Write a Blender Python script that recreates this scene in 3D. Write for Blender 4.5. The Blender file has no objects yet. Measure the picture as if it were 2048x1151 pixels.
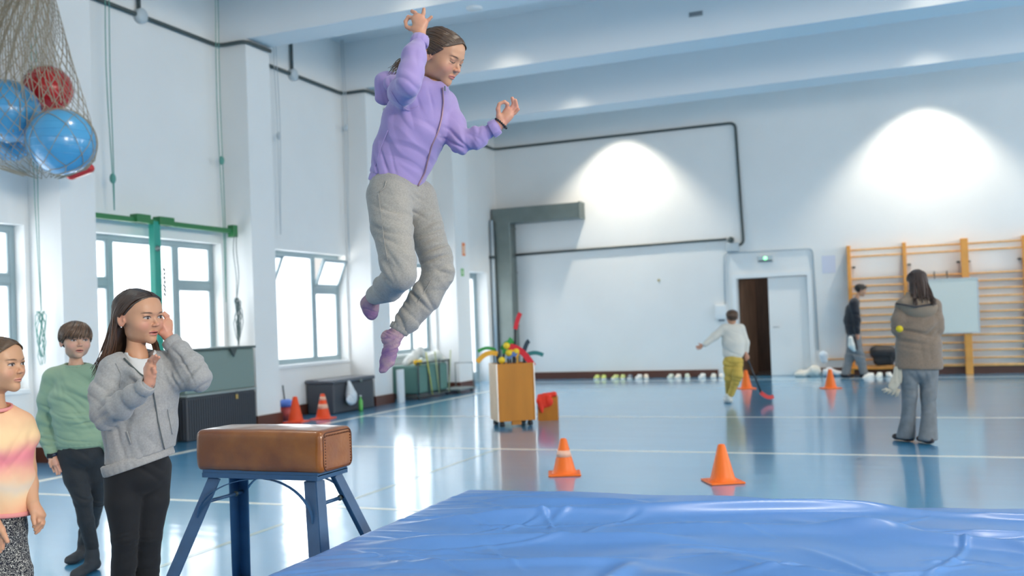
import bpy, math, random
import numpy as np
from mathutils import Vector, Matrix

# ------------------------------------------------------------------ camera, world, light, exposure
SC = bpy.context.scene
COL = SC.collection
FPX, CXP, CYP, EYE = 1917.0, 1024.0, 615.0, 1.28
RCW = np.array([[0.926, 0.040, 0.375], [0.375, -0.001, -0.927], [-0.037, 0.999, -0.016]])
_dY = np.array([776.0, -2.0, -1917.0]); _dY /= np.linalg.norm(_dY)
_dX = -np.array([-4735.0, -205.0, -1917.0]); _dX -= _dX @ _dY * _dY; _dX /= np.linalg.norm(_dX)
RCW = np.array([_dX, _dY, np.cross(_dX, _dY)])          # camera axes -> world
CAMPOS = np.array([0.0, 0.0, EYE])

cam_data = bpy.data.cameras.new('camera')
cam = bpy.data.objects.new('camera', cam_data)
COL.objects.link(cam)
M = Matrix([[*RCW[0], 0.0], [*RCW[1], 0.0], [*RCW[2], EYE], [0, 0, 0, 1]])
cam.matrix_world = M
cam_data.sensor_width = 36.0
cam_data.lens = FPX / 2048.0 * 36.0
cam_data.shift_y = (CYP - 575.5) / 2048.0
cam_data.clip_start = 0.1
cam_data.clip_end = 200
cam_data.dof.use_dof = True
cam_data.dof.focus_distance = 3.75
cam_data.dof.aperture_fstop = 2.6
SC.camera = cam

SC.view_settings.view_transform = 'Standard'
SC.view_settings.look = 'None'
SC.view_settings.gamma = 1.0
SC.view_settings.use_curve_mapping = False
SC.view_settings.exposure = -0.22
SC.cycles.use_denoising = True
SC.cycles.max_bounces = 8
SC.cycles.diffuse_bounces = 4
SC.cycles.sample_clamp_indirect = 6.0
SC.cycles.caustics_reflective = False
SC.cycles.caustics_refractive = False

world = bpy.data.worlds.new('daylight')
SC.world = world
world.use_nodes = True
wn = world.node_tree.nodes['Background']
wn.inputs[0].default_value = (1.0, 0.985, 0.955, 1)
wn.inputs[1].default_value = 1.1

def area(name, loc, target, sx, sy, energy, color):
    d = bpy.data.lights.new(name, 'AREA')
    d.shape = 'RECTANGLE'; d.size = sx; d.size_y = sy
    d.energy = energy; d.color = color
    o = bpy.data.objects.new(name, d); COL.objects.link(o)
    o.location = loc
    o.rotation_euler = (Vector(target) - Vector(loc)).to_track_quat('-Z', 'Y').to_euler()
    return o

# daylight entering through the left wall's glazing; right and front areas are added fill
WIN_Y = [(4.9, 7.42), (8.02, 10.58), (11.22, 13.72), (14.42, 16.98)]
for i, (a, b) in enumerate(WIN_Y):
    area('window_daylight', (-9.3, (a + b) / 2, 1.75), (0, (a + b) / 2, 1.4), 2.5, 1.9, 110, (1.0, 0.985, 0.955))
area('window_daylight', (-9.4, 18.8, 1.3), (0, 18.8, 1.2), 1.3, 2.2, 60, (1.0, 0.985, 0.955))
area('window_daylight', (-9.3, 2.0, 1.75), (0, 2.0, 1.4), 2.5, 1.9, 110, (1.0, 0.985, 0.955))
RFILL = [(-4.5, -0.5), (1.5, 5.5), (7.5, 11.5), (13.5, 17.5)]  # unseen right-wall openings, added for key and fill light
for (a, b), e_, c_ in zip(RFILL, (1350, 280, 250, 380), ((1.0, .90, .76), (1.0, .93, .82), (1.0, .98, .94), (1.0, .98, .94))):
    area('window_daylight', (10.6, (a + b) / 2, 3.8), (-2.5, (a + b) / 2 + (5.5 if e_ > 1000 else 0.5), 1.4), 2.6, 2.2, e_, c_)  # added areas: warm key first, then fill for the hall
area('window_daylight', (-1.0, -7.4, 3.4), (-1.5, 4.0, 1.4), 9.0, 2.8, 130, (1.0, 0.95, 0.88))  # added warm fill from behind the camera

# ceiling downlights, one row in front of every beam
LAMP_X = [-5.45, 0.55, 6.55]
LAMP_Y = [0.65, 3.75, 6.95, 10.1, 13.25, 16.5, 19.38]
CEIL = 6.05
for y in LAMP_Y:
    for x in LAMP_X:
        d = bpy.data.lights.new('downlight_beam', 'SPOT')
        d.energy = 980 if y > 19 else 380 if y < 7.5 else 120; d.color = (1.0, 0.90, 0.74)
        d.spot_size = math.radians(96); d.spot_blend = 0.5 if y > 19 else 0.9; d.shadow_soft_size = 0.12
        o = bpy.data.objects.new('downlight_beam', d); COL.objects.link(o)
        o.location = (x, y, CEIL - 0.03)

# ------------------------------------------------------------------ pixel helpers
def at(px, py, D):
    c = np.array([(px - CXP), -(py - CYP), -FPX]) * D / FPX
    return CAMPOS + RCW @ c
def cv(r, u, t):
    v = RCW @ np.array([r, u, t], float)
    return v / np.linalg.norm(v)
def V3(*a): return np.array(a, float)
def unit(v): return v / (np.linalg.norm(v) + 1e-12)

# ------------------------------------------------------------------ tagging
def tag(o, label, cat, group=None):
    o['label'] = label; o['category'] = cat
    if group: o['group'] = group
    return o
def thing(name, label, cat, loc=(0, 0, 0), rz=0.0, group=None):
    o = bpy.data.objects.new(name, None); COL.objects.link(o)
    o.empty_display_size = 0.05
    o.location = loc; o.rotation_euler = (0, 0, rz)
    return tag(o, label, cat, group)

# ------------------------------------------------------------------ materials
def mat(name, color, rough=0.5, metallic=0.0, spec=0.5, coat=0.0, coat_rough=0.1, bump=0.0, bump_scale=60.0,
        var=0.0, var_scale=4.0, sheen=0.0, attr=None, sss=0.0, stretch=(1, 1, 1), alpha=None, col2=None, transm=0.0):
    m = bpy.data.materials.new(name); m.use_nodes = True
    nt = m.node_tree; b = nt.nodes['Principled BSDF']
    c = (*color, 1.0)
    b.inputs['Base Color'].default_value = c
    b.inputs['Roughness'].default_value = rough
    b.inputs['Metallic'].default_value = metallic
    b.inputs['Specular IOR Level'].default_value = spec
    if coat: b.inputs['Coat Weight'].default_value = coat; b.inputs['Coat Roughness'].default_value = coat_rough
    if sheen: b.inputs['Sheen Weight'].default_value = sheen; b.inputs['Sheen Roughness'].default_value = 0.5
    if sss:
        b.inputs['Subsurface Weight'].default_value = sss
        b.inputs['Subsurface Radius'].default_value = (0.012, 0.004, 0.002)
        b.inputs['Subsurface Scale'].default_value = 1.0
    if transm: b.inputs['Transmission Weight'].default_value = transm
    tc = nt.nodes.new('ShaderNodeTexCoord')
    mp = nt.nodes.new('ShaderNodeMapping'); mp.inputs['Scale'].default_value = stretch
    nt.links.new(tc.outputs['Object'], mp.inputs['Vector'])
    src = None
    if attr:
        a = nt.nodes.new('ShaderNodeAttribute'); a.attribute_name = attr
        src = a.outputs['Color']
        nt.links.new(src, b.inputs['Base Color'])
    if var or col2:
        n = nt.nodes.new('ShaderNodeTexNoise'); n.inputs['Scale'].default_value = var_scale
        n.inputs['Detail'].default_value = 5
        nt.links.new(mp.outputs['Vector'], n.inputs['Vector'])
        if col2:
            mx = nt.nodes.new('ShaderNodeMix'); mx.data_type = 'RGBA'
            mr = nt.nodes.new('ShaderNodeMapRange'); mr.inputs[1].default_value = 0.38; mr.inputs[2].default_value = 0.62
            nt.links.new(n.outputs['Fac'], mr.inputs[0])
            nt.links.new(mr.outputs[0], mx.inputs[0])
            mx.inputs[6].default_value = c; mx.inputs[7].default_value = (*col2, 1)
            nt.links.new(mx.outputs[2], b.inputs['Base Color'])
        else:
            mr = nt.nodes.new('ShaderNodeMapRange')
            mr.inputs[1].default_value = 0.3; mr.inputs[2].default_value = 0.7
            mr.inputs[3].default_value = 1 - var; mr.inputs[4].default_value = 1 + var
            nt.links.new(n.outputs['Fac'], mr.inputs[0])
            mu = nt.nodes.new('ShaderNodeVectorMath'); mu.operation = 'SCALE'
            if src: nt.links.new(src, mu.inputs[0])
            else: mu.inputs[0].default_value = color
            nt.links.new(mr.outputs[0], mu.inputs['Scale'])
            nt.links.new(mu.outputs[0], b.inputs['Base Color'])
    if bump:
        n2 = nt.nodes.new('ShaderNodeTexNoise'); n2.inputs['Scale'].default_value = bump_scale
        n2.inputs['Detail'].default_value = 4
        nt.links.new(mp.outputs['Vector'], n2.inputs['Vector'])
        bp = nt.nodes.new('ShaderNodeBump'); bp.inputs['Strength'].default_value = bump
        bp.inputs['Distance'].default_value = 0.01
        nt.links.new(n2.outputs['Fac'], bp.inputs['Height'])
        nt.links.new(bp.outputs['Normal'], b.inputs['Normal'])
    return m

# ------------------------------------------------------------------ polygon builder
class MB:
    def __init__(s): s.v = []; s.f = []
    def add(s, vs, fs):
        n = len(s.v); s.v += [tuple(map(float, v)) for v in vs]; s.f += [tuple(i + n for i in f) for f in fs]
        return s
    def box(s, x0, x1, y0, y1, z0, z1, bev=0.0):
        if bev <= 0:
            vs = [(x, y, z) for x in (x0, x1) for y in (y0, y1) for z in (z0, z1)]
            return s.add(vs, [(0, 1, 3, 2), (4, 6, 7, 5), (0, 4, 5, 1), (2, 3, 7, 6), (0, 2, 6, 4), (1, 5, 7, 3)])
        b = min(bev, abs(x1 - x0) * .49, abs(y1 - y0) * .49, abs(z1 - z0) * .49)
        # rounded vertical section swept in z with chamfered ends
        def ring(i, z):
            pts = []
            for cx, cy, a0 in ((x1 - b, y1 - b, 0), (x0 + b, y1 - b, 90), (x0 + b, y0 + b, 180), (x1 - b, y0 + b, 270)):
                for k in range(4):
                    a = math.radians(a0 + 30 * k)
                    pts.append((cx + (b - i) * math.cos(a), cy + (b - i) * math.sin(a), z))
            return pts
        rings = [ring(b * .9, z0), ring(b * .3, z0 + b * .3), ring(0, z0 + b), ring(0, z1 - b), ring(b * .3, z1 - b * .3), ring(b * .9, z1)]
        vs = [p for r in rings for p in r]; n = 16; fs = []
        for r in range(5):
            for k in range(n): fs.append((r * n + k, r * n + (k + 1) % n, (r + 1) * n + (k + 1) % n, (r + 1) * n + k))
        fs.append(tuple(range(n))[::-1]); fs.append(tuple(range(5 * n, 6 * n)))
        return s.add(vs, fs)
    def obox(s, c, ax, ay, az, hx, hy, hz):
        c = V3(*c); ax = unit(V3(*ax)); ay = unit(V3(*ay)); az = unit(V3(*az))
        vs = [c + ax * i * hx + ay * j * hy + az * k * hz for i in (-1, 1) for j in (-1, 1) for k in (-1, 1)]
        return s.add(vs, [(0, 1, 3, 2), (4, 6, 7, 5), (0, 4, 5, 1), (2, 3, 7, 6), (0, 2, 6, 4), (1, 5, 7, 3)])
    def bar(s, a, b, w, h, up=(0, 0, 1)):
        a = V3(*a); b = V3(*b); d = unit(b - a); sd = np.cross(d, V3(*up))
        if np.linalg.norm(sd) < 1e-6: sd = np.cross(d, V3(0, 1, 0))
        sd = unit(sd); u = np.cross(sd, d)
        return s.obox((a + b) / 2, sd, d, u, w / 2, np.linalg.norm(b - a) / 2, h / 2)
    def tube(s, pts, r, n=8, caps=True):
        pts = [V3(*p) for p in pts]; m = len(pts)
        rr = r if hasattr(r, '__len__') else [r] * m
        t = [unit(pts[min(i + 1, m - 1)] - pts[max(i - 1, 0)]) for i in range(m)]
        a = np.cross(t[0], V3(0, 0, 1)); a = unit(a) if np.linalg.norm(a) > 1e-3 else V3(1, 0, 0)
        vs = []; fs = []
        for i in range(m):
            a = unit(a - t[i] * (a @ t[i])); b = np.cross(t[i], a)
            for k in range(n):
                q = 2 * math.pi * k / n
                vs.append(pts[i] + rr[i] * (a * math.cos(q) + b * math.sin(q)))
        for i in range(m - 1):
            for k in range(n): fs.append((i * n + k, i * n + (k + 1) % n, (i + 1) * n + (k + 1) % n, (i + 1) * n + k))
        if caps: fs.append(tuple(range(n))[::-1]); fs.append(tuple(range((m - 1) * n, m * n)))
        return s.add(vs, fs)
    def strap(s, pts, w, h, side):
        pts = [V3(*p) for p in pts]; sd = unit(V3(*side)); m = len(pts); vs = []; fs = []
        for i in range(m):
            t = unit(pts[min(i + 1, m - 1)] - pts[max(i - 1, 0)]); nn = np.cross(t, sd)
            for a, b in ((-1, -1), (1, -1), (1, 1), (-1, 1)): vs.append(pts[i] + sd * a * w / 2 + nn * b * h / 2)
        for i in range(m - 1):
            for k in range(4): fs.append((i * 4 + k, i * 4 + (k + 1) % 4, i * 4 + 4 + (k + 1) % 4, i * 4 + 4 + k))
        fs += [(3, 2, 1, 0), tuple(range(m * 4 - 4, m * 4))]
        return s.add(vs, fs)
    def lathe(s, prof, c=(0, 0, 0), n=24, sx=1, sy=1):
        vs = []; fs = []; m = len(prof)
        for r, z in prof:
            for k in range(n):
                q = 2 * math.pi * k / n; vs.append((c[0] + r * sx * math.cos(q), c[1] + r * sy * math.sin(q), c[2] + z))
        for i in range(m - 1):
            for k in range(n): fs.append((i * n + k, i * n + (k + 1) % n, (i + 1) * n + (k + 1) % n, (i + 1) * n + k))
        fs.append(tuple(range(n))[::-1]); fs.append(tuple(range((m - 1) * n, m * n)))
        return s.add(vs, fs)
    def ball(s, c, r, n=16, m=10, rz=None):
        rz = rz or r; prof = [(max(r * math.sin(math.pi * i / m), 1e-4), -rz * math.cos(math.pi * i / m)) for i in range(m + 1)]
        return s.lathe(prof, c, n)
    def build(s, name, m, parent=None, smooth=False, label=None, kind=None):
        me = bpy.data.meshes.new(name); me.from_pydata(s.v, [], s.f)
        if smooth: me.polygons.foreach_set('use_smooth', [True] * len(me.polygons))
        if smooth == 'auto':
            me.set_sharp_from_angle(angle=math.radians(40))
        me.materials.append(m); me.update()
        o = bpy.data.objects.new(name, me); COL.objects.link(o)
        if parent is not None: o.parent = parent
        if label: o['label'] = label
        if kind: o['kind'] = kind
        return o
def B(): return MB()
def copy_tree(o, parent=None, keep=True):
    c = o.copy(); COL.objects.link(c)
    if parent is not None: c.parent = parent
    for ch in list(o.children): copy_tree(ch, c)
    return c
# ------------------------------------------------------------------ signed-distance modelling for bodies and clothes
def vnoise(P, seed=0):
    P = P + seed * 17.31
    i = np.floor(P).astype(np.int64); f = (P - i); f = f * f * (3 - 2 * f)
    def h(a, b, c):
        n = (a * 374761393 + b * 668265263 + c * 2147483647 + seed * 1013) & 0x7fffffff
        n = ((n ^ (n >> 13)) * 1274126177) & 0x7fffffff
        return ((n ^ (n >> 16)) & 0xffff) / 32767.5 - 1
    r = 0
    for a in (0, 1):
        wa = f[:, 0] if a else 1 - f[:, 0]
        for b in (0, 1):
            wb = f[:, 1] if b else 1 - f[:, 1]
            for c in (0, 1):
                wc = f[:, 2] if c else 1 - f[:, 2]
                r = r + wa * wb * wc * h(i[:, 0] + a, i[:, 1] + b, i[:, 2] + c)
    return r

def cone(a, b, ra, rb=None):                      # tapered capsule
    a = V3(*a); b = V3(*b); rb = ra if rb is None else rb
    ab = b - a; L = ab @ ab + 1e-12
    def f(P):
        t = np.clip(((P - a) @ ab) / L, 0, 1)
        return np.linalg.norm(P - a - t[:, None] * ab, axis=1) - (ra + (rb - ra) * t)
    R = max(ra, rb); return f, np.minimum(a, b) - R, np.maximum(a, b) + R
def econe(a, b, sa, sb, side):                    # elliptic tapered capsule; s* = (half width along side, half depth)
    a = V3(*a); b = V3(*b); ab = b - a; Ln = np.linalg.norm(ab); d = ab / Ln
    sd = V3(*side); sd = unit(sd - d * (sd @ d)); fr = np.cross(d, sd)
    def f(P):
        q = P - a; h = q @ d; t = np.clip(h / Ln, 0, 1)
        w = sa[0] + (sb[0] - sa[0]) * t; e = sa[1] + (sb[1] - sa[1]) * t
        ex = h - t * Ln; mn = np.minimum(w, e)
        x = q @ sd; y = q @ fr
        k = np.sqrt((x / w) ** 2 + (y / e) ** 2 + (ex / mn) ** 2)
        g = np.sqrt((x / w ** 2) ** 2 + (y / e ** 2) ** 2 + (ex / mn ** 2) ** 2) + 1e-9
        return np.where(k > 0.2, (k - 1) * k / g, -mn * 0.8)
    R = max(*sa, *sb); return f, np.minimum(a, b) - R, np.maximum(a, b) + R
def ell(c, r, M=None):                            # ellipsoid, M columns = its axes
    c = V3(*c); r = V3(*r); M = np.eye(3) if M is None else M
    def f(P):
        q = (P - c) @ M; k0 = np.linalg.norm(q / r, axis=1); k1 = np.linalg.norm(q / (r * r), axis=1) + 1e-9
        return k0 * (k0 - 1) / k1
    R = r.max(); return f, c - R, c + R
def hspace(p, n, lo, hi):                         # half space, limited box for evaluation
    p = V3(*p); n = unit(V3(*n)); return (lambda P: -((P - p) @ n)), V3(*lo), V3(*hi)
def xf(prim, Rm, T, s=1.0):                       # move a primitive with a rotation (columns = new axes), shift, scale
    f, lo, hi = prim
    cs = np.array([[x, y, z] for x in (lo[0], hi[0]) for y in (lo[1], hi[1]) for z in (lo[2], hi[2])]) * s @ Rm.T + T
    return (lambda P: f(((P - T) @ Rm) / s) * s), cs.min(0), cs.max(0)

def sdf_eval(prims, P):
    v = np.full(len(P), 0.08)
    for it in prims:
        (f, lo, hi), k, op = it
        m = max(0.03, k * 1.5)
        sel = np.all((P > lo - m) & (P < hi + m), axis=1)
        if not sel.any(): continue
        d = f(P[sel]); a = v[sel]
        v[sel] = comb(a, d, k, op)
    return v
def comb(a, d, k, op):
    if op == 'u':
        if k <= 0: return np.minimum(a, d)
        h = np.clip(0.5 + 0.5 * (a - d) / k, 0, 1); return a + (d - a) * h - k * h * (1 - h)
    if op == 's': d = -d
    if k <= 0: return np.maximum(a, d)
    h = np.clip(0.5 - 0.5 * (a - d) / k, 0, 1); return a + (d - a) * h + k * h * (1 - h)

def sdf_mesh(prims, res):
    add = [p for p in prims if p[2] == 'u']
    lo = np.min([p[0][1] for p in add], 0) - 3 * res - 0.01; hi = np.max([p[0][2] for p in add], 0) + 3 * res + 0.01
    n = np.ceil((hi - lo) / res).astype(int) + 1
    ax = [lo[i] + res * np.arange(n[i]) for i in range(3)]
    Vv = np.full(n, 0.08, np.float32)
    for (f, l, h), k, op in prims:
        m = max(0.02, k * 1.2) + res
        i0 = np.maximum(np.floor((l - m - lo) / res).astype(int), 0); i1 = np.minimum(np.ceil((h + m - lo) / res).astype(int) + 1, n)
        if np.any(i1 <= i0): continue
        X, Y, Z = np.meshgrid(ax[0][i0[0]:i1[0]], ax[1][i0[1]:i1[1]], ax[2][i0[2]:i1[2]], indexing='ij')
        P = np.stack([X.ravel(), Y.ravel(), Z.ravel()], 1)
        sl = tuple(slice(i0[i], i1[i]) for i in range(3))
        a = Vv[sl].ravel()
        Vv[sl] = comb(a, f(P), k, op).reshape(X.shape)
    ins = Vv < 0
    c = np.zeros(n - 1, np.int8)
    for a in (0, 1):
        for b in (0, 1):
            for d in (0, 1): c += ins[a:n[0] - 1 + a, b:n[1] - 1 + b, d:n[2] - 1 + d]
    act = (c > 0) & (c < 8)
    idx = np.full(n - 1, -1, np.int64); cells = np.argwhere(act); idx[act] = np.arange(len(cells))
    acc = np.zeros((len(cells), 3)); cnt = np.zeros(len(cells))
    for d in range(3):
        o = [0, 0, 0]; o[d] = 1
        e1, e2 = [e for e in range(3) if e != d]
        for a in (0, 1):
            for b in (0, 1):
                p = np.zeros(3, int); p[e1] = a; p[e2] = b
                q = p + np.array(o)
                ia = cells + p; ib = cells + q
                va = Vv[ia[:, 0], ia[:, 1], ia[:, 2]]; vb = Vv[ib[:, 0], ib[:, 1], ib[:, 2]]
                m = (va < 0) != (vb < 0)
                t = va[m] / (va[m] - vb[m])
                pt = p[None].repeat(m.sum(), 0).astype(float); pt[:, d] += t
                acc[m] += pt; cnt[m] += 1
    verts = lo + res * (cells + acc / cnt[:, None])
    quads = []
    for d in range(3):
        e1, e2 = (d + 1) % 3, (d + 2) % 3
        sa = [slice(0, n[i]) for i in range(3)]; sb = list(sa)
        sa[d] = slice(0, n[d] - 1); sb[d] = slice(1, n[d])
        A = ins[tuple(sa)]; Bq = ins[tuple(sb)]
        ch = np.argwhere(A != Bq)
        ch = ch[(ch[:, e1] > 0) & (ch[:, e2] > 0) & (ch[:, e1] < n[e1] - 1) & (ch[:, e2] < n[e2] - 1)]
        fl = A[ch[:, 0], ch[:, 1], ch[:, 2]]
        def g(o1, o2):
            q = ch.copy(); q[:, e1] -= o1; q[:, e2] -= o2
            return idx[q[:, 0], q[:, 1], q[:, 2]]
        Q = np.stack([g(1, 1), g(0, 1), g(0, 0), g(1, 0)], 1)
        Q[~fl] = Q[~fl][:, ::-1]
        quads.append(Q)
    Q = np.concatenate(quads); Q = Q[(Q >= 0).all(1)]
    return verts, Q

def smooth_mesh(v, q, it=1, lam=0.5):
    e = np.concatenate([q[:, [0, 1]], q[:, [1, 2]], q[:, [2, 3]], q[:, [3, 0]]])
    cnt = np.bincount(e.ravel(), minlength=len(v)).astype(float)[:, None] + 1e-9
    for _ in range(it):
        s = np.zeros_like(v)
        for i in range(3): s[:, i] = np.bincount(e[:, 0], v[e[:, 1], i], len(v)) + np.bincount(e[:, 1], v[e[:, 0], i], len(v))
        v = v + lam * (s / cnt - v)
    return v
def vnormals(v, q):
    nn = np.cross(v[q[:, 2]] - v[q[:, 0]], v[q[:, 3]] - v[q[:, 1]])
    N = np.zeros_like(v)
    for k in range(4):
        for i in range(3): N[:, i] += np.bincount(q[:, k], nn[:, i], len(v))
    return N / (np.linalg.norm(N, axis=1)[:, None] + 1e-12)

# folds: list of (centre, radius, direction in which creases repeat, wavelength, amplitude)
def fold(v, N, specs, seed=1):
    d = np.zeros(len(v))
    for i, (c, r, dr, wl, amp) in enumerate(specs):
        w = np.exp(-(np.linalg.norm(v - c, axis=1) / r) ** 2 * 1.5)
        sel = w > 0.02
        if not sel.any(): continue
        P = v[sel]; dr = unit(V3(*dr))
        s = P @ dr; rest = P - s[:, None] * dr
        q = rest / (wl * 6.5) + (s / wl + 0.8 * vnoise(rest / (wl * 4.0), seed + i + 40))[:, None] * dr
        nz = vnoise(q, seed + i)
        rid = 2.6 * np.minimum(np.abs(nz), .42) - .75
        d[sel] += 1.6 * amp * w[sel] * rid
    return v + N * d[:, None]

def np_mesh(name, v, q, m, parent=None, cols=None, label=None, mats=None, mi=None):
    me = bpy.data.meshes.new(name)
    v = np.asarray(v, np.float32); q = np.asarray(q, np.int32)
    me.vertices.add(len(v)); me.vertices.foreach_set('co', v.ravel())
    me.loops.add(q.size); me.loops.foreach_set('vertex_index', q.ravel())
    me.polygons.add(len(q)); me.polygons.foreach_set('loop_start', np.arange(0, q.size, q.shape[1], dtype=np.int32))
    me.polygons.foreach_set('use_smooth', np.ones(len(q), bool))
    me.update(calc_edges=True); me.validate()
    if cols is not None:
        a = me.color_attributes.new('Col', 'FLOAT_COLOR', 'POINT')
        a.data.foreach_set('color', np.concatenate([cols, np.ones((len(cols), 1))], 1).astype(np.float32).ravel())
    me.materials.append(m)
    o = bpy.data.objects.new(name, me); COL.objects.link(o)
    if parent is not None:
        o.parent = parent; o.matrix_parent_inverse = parent.matrix_world.inverted()
        o.matrix_parent_inverse = Matrix.Translation(-Vector(parent.location))
    if label: o['label'] = label
    return o
def u_(prim, k=0.02): return (prim, k, 'u')
def s_(prim, k=0.01): return (prim, k, 's')
def trace(prims, px, py, D0, D1):                 # first surface point seen along a line of sight
    n = 260; Ds = np.linspace(D0, D1, n)
    P = np.array([at(px, py, D) for D in Ds]); val = sdf_eval(prims, P)
    k = np.argmax(val < 0)
    if val[k] >= 0: k = int(np.argmin(val))
    if k > 0 and val[k] < 0 <= val[k - 1]:
        t = val[k - 1] / (val[k - 1] - val[k]); return P[k - 1] + t * (P[k] - P[k - 1])
    return P[k]
def seam(name, prims, pix, D0, D1, r, m, parent, label=None, out=0.002):
    pts = []
    for (a, b) in zip(pix[:-1], pix[1:]):
        for t in np.linspace(0, 1, 6)[:-1]: pts.append((a[0] + (b[0] - a[0]) * t, a[1] + (b[1] - a[1]) * t))
    pts.append(pix[-1])
    W = [trace(prims, x, y, D0, D1) for x, y in pts]
    W = [w + unit(CAMPOS - w) * out for w in W]
    W = [W[0]] + [(W[i - 1] + 2 * W[i] + W[i + 1]) / 4 for i in range(1, len(W) - 1)] + [W[-1]]
    mb = B(); mb.tube([w - V3(*parent.location) for w in W], r, 6)
    return mb.build(name, m, parent, True, label)
# ------------------------------------------------------------------ heads, hands, hair (metres, local: x = person's right, y = forward, z = up)
SK = dict(base=(0.57, 0.300, 0.180), shade=(0.46, 0.22, 0.135), lip=(0.55, 0.17, 0.15), blush=(0.66, 0.27, 0.20), brow=(0.035, 0.02, 0.014))
def head_prims(mouth='closed'):
    p = [u_(ell((0, -.012, .036), (.071, .086, .076)), 0),
         u_(ell((0, .024, .012), (.060, .062, .078)), .03),
         u_(ell((0, .030, -.046), (.042, .047, .039)), .03),
         u_(ell((0, .066, -.076), (.017, .016, .015)), .025),
         u_(ell((0, .050, .050), (.050, .032, .040)), .03)]
    for s in (1, -1):
        p += [u_(ell((s * .038, .050, -.018), (.024, .026, .024)), .03),
              u_(ell((s * .040, .012, -.052), (.012, .024, .017)), .03)]
    p += [u_(ell((0, .078, .028), (.038, .010, .008)), .014)]
    for s in (1, -1):
        p += [s_(ell((s * .031, .094, .010), (.017, .012, .010)), .014),
              u_(ell((s * .0305, .0705, .009), (.0135, .0130, .0130)), .004),
              u_(ell((s * .031, .0795, .0175), (.0155, .0045, .0035)), .006),
              u_(ell((s * .031, .0785, .0005), (.0135, .004, .0025)), .006)]
    p += [u_(cone((0, .079, .014), (0, .0985, -.016), .0045, .0068), .010),
          u_(ell((0, .099, -.018), (.0078, .0072, .0066)), .006)]
    for s in (1, -1):
        p += [u_(ell((s * .0092, .0905, -.020), (.0056, .0075, .0056)), .005),
              s_(ell((s * .0050, .0975, -.0258), (.0026, .0040, .0020)), .002)]
    gap = .0035 if mouth == 'open' else .0
    p += [u_(cone((-.017, .0795, -.046), (-.003, .0895, -.0425), .0028, .0042), .005),
          u_(cone((.017, .0795, -.046), (.003, .0895, -.0425), .0028, .0042), .005),
          u_(cone((-.013, .080, -.0515 - gap), (.013, .080, -.0515 - gap), .0030), .006),
          u_(ell((0, .0845, -.0525 - gap), (.011, .0062, .0045)), .005),
          s_(cone((-.018, .0845, -.0465), (0, .0975, -.0470), .0009 + gap * .5), .0012),
          s_(cone((.018, .0845, -.0465), (0, .0975, -.0470), .0009 + gap * .5), .0012),
          s_(ell((0, .094, -.034), (.003, .004, .006)), .004),
          s_(ell((0, .092, -.064), (.012, .006, .004)), .008)]
    for s in (1, -1):                                # ears
        a = math.radians(24)
        Me = np.array([[math.cos(a), s * math.sin(a), 0], [-s * math.sin(a), math.cos(a), 0], [0, 0, 1]]).T
        p += [u_(ell((s * .0735, -.008, .003), (.0060, .0165, .0290), Me), .006),
              s_(ell((s * .0800, -.006, .006), (.0052, .0105, .0200), Me), .003),
              u_(ell((s * .0735, .0035, .000), (.0035, .0035, .007)), .003)]
    p += [u_(cone((0, -.008, -.045), (0, -.012, -.085), .034, .028), .03)]
    return p
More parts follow.
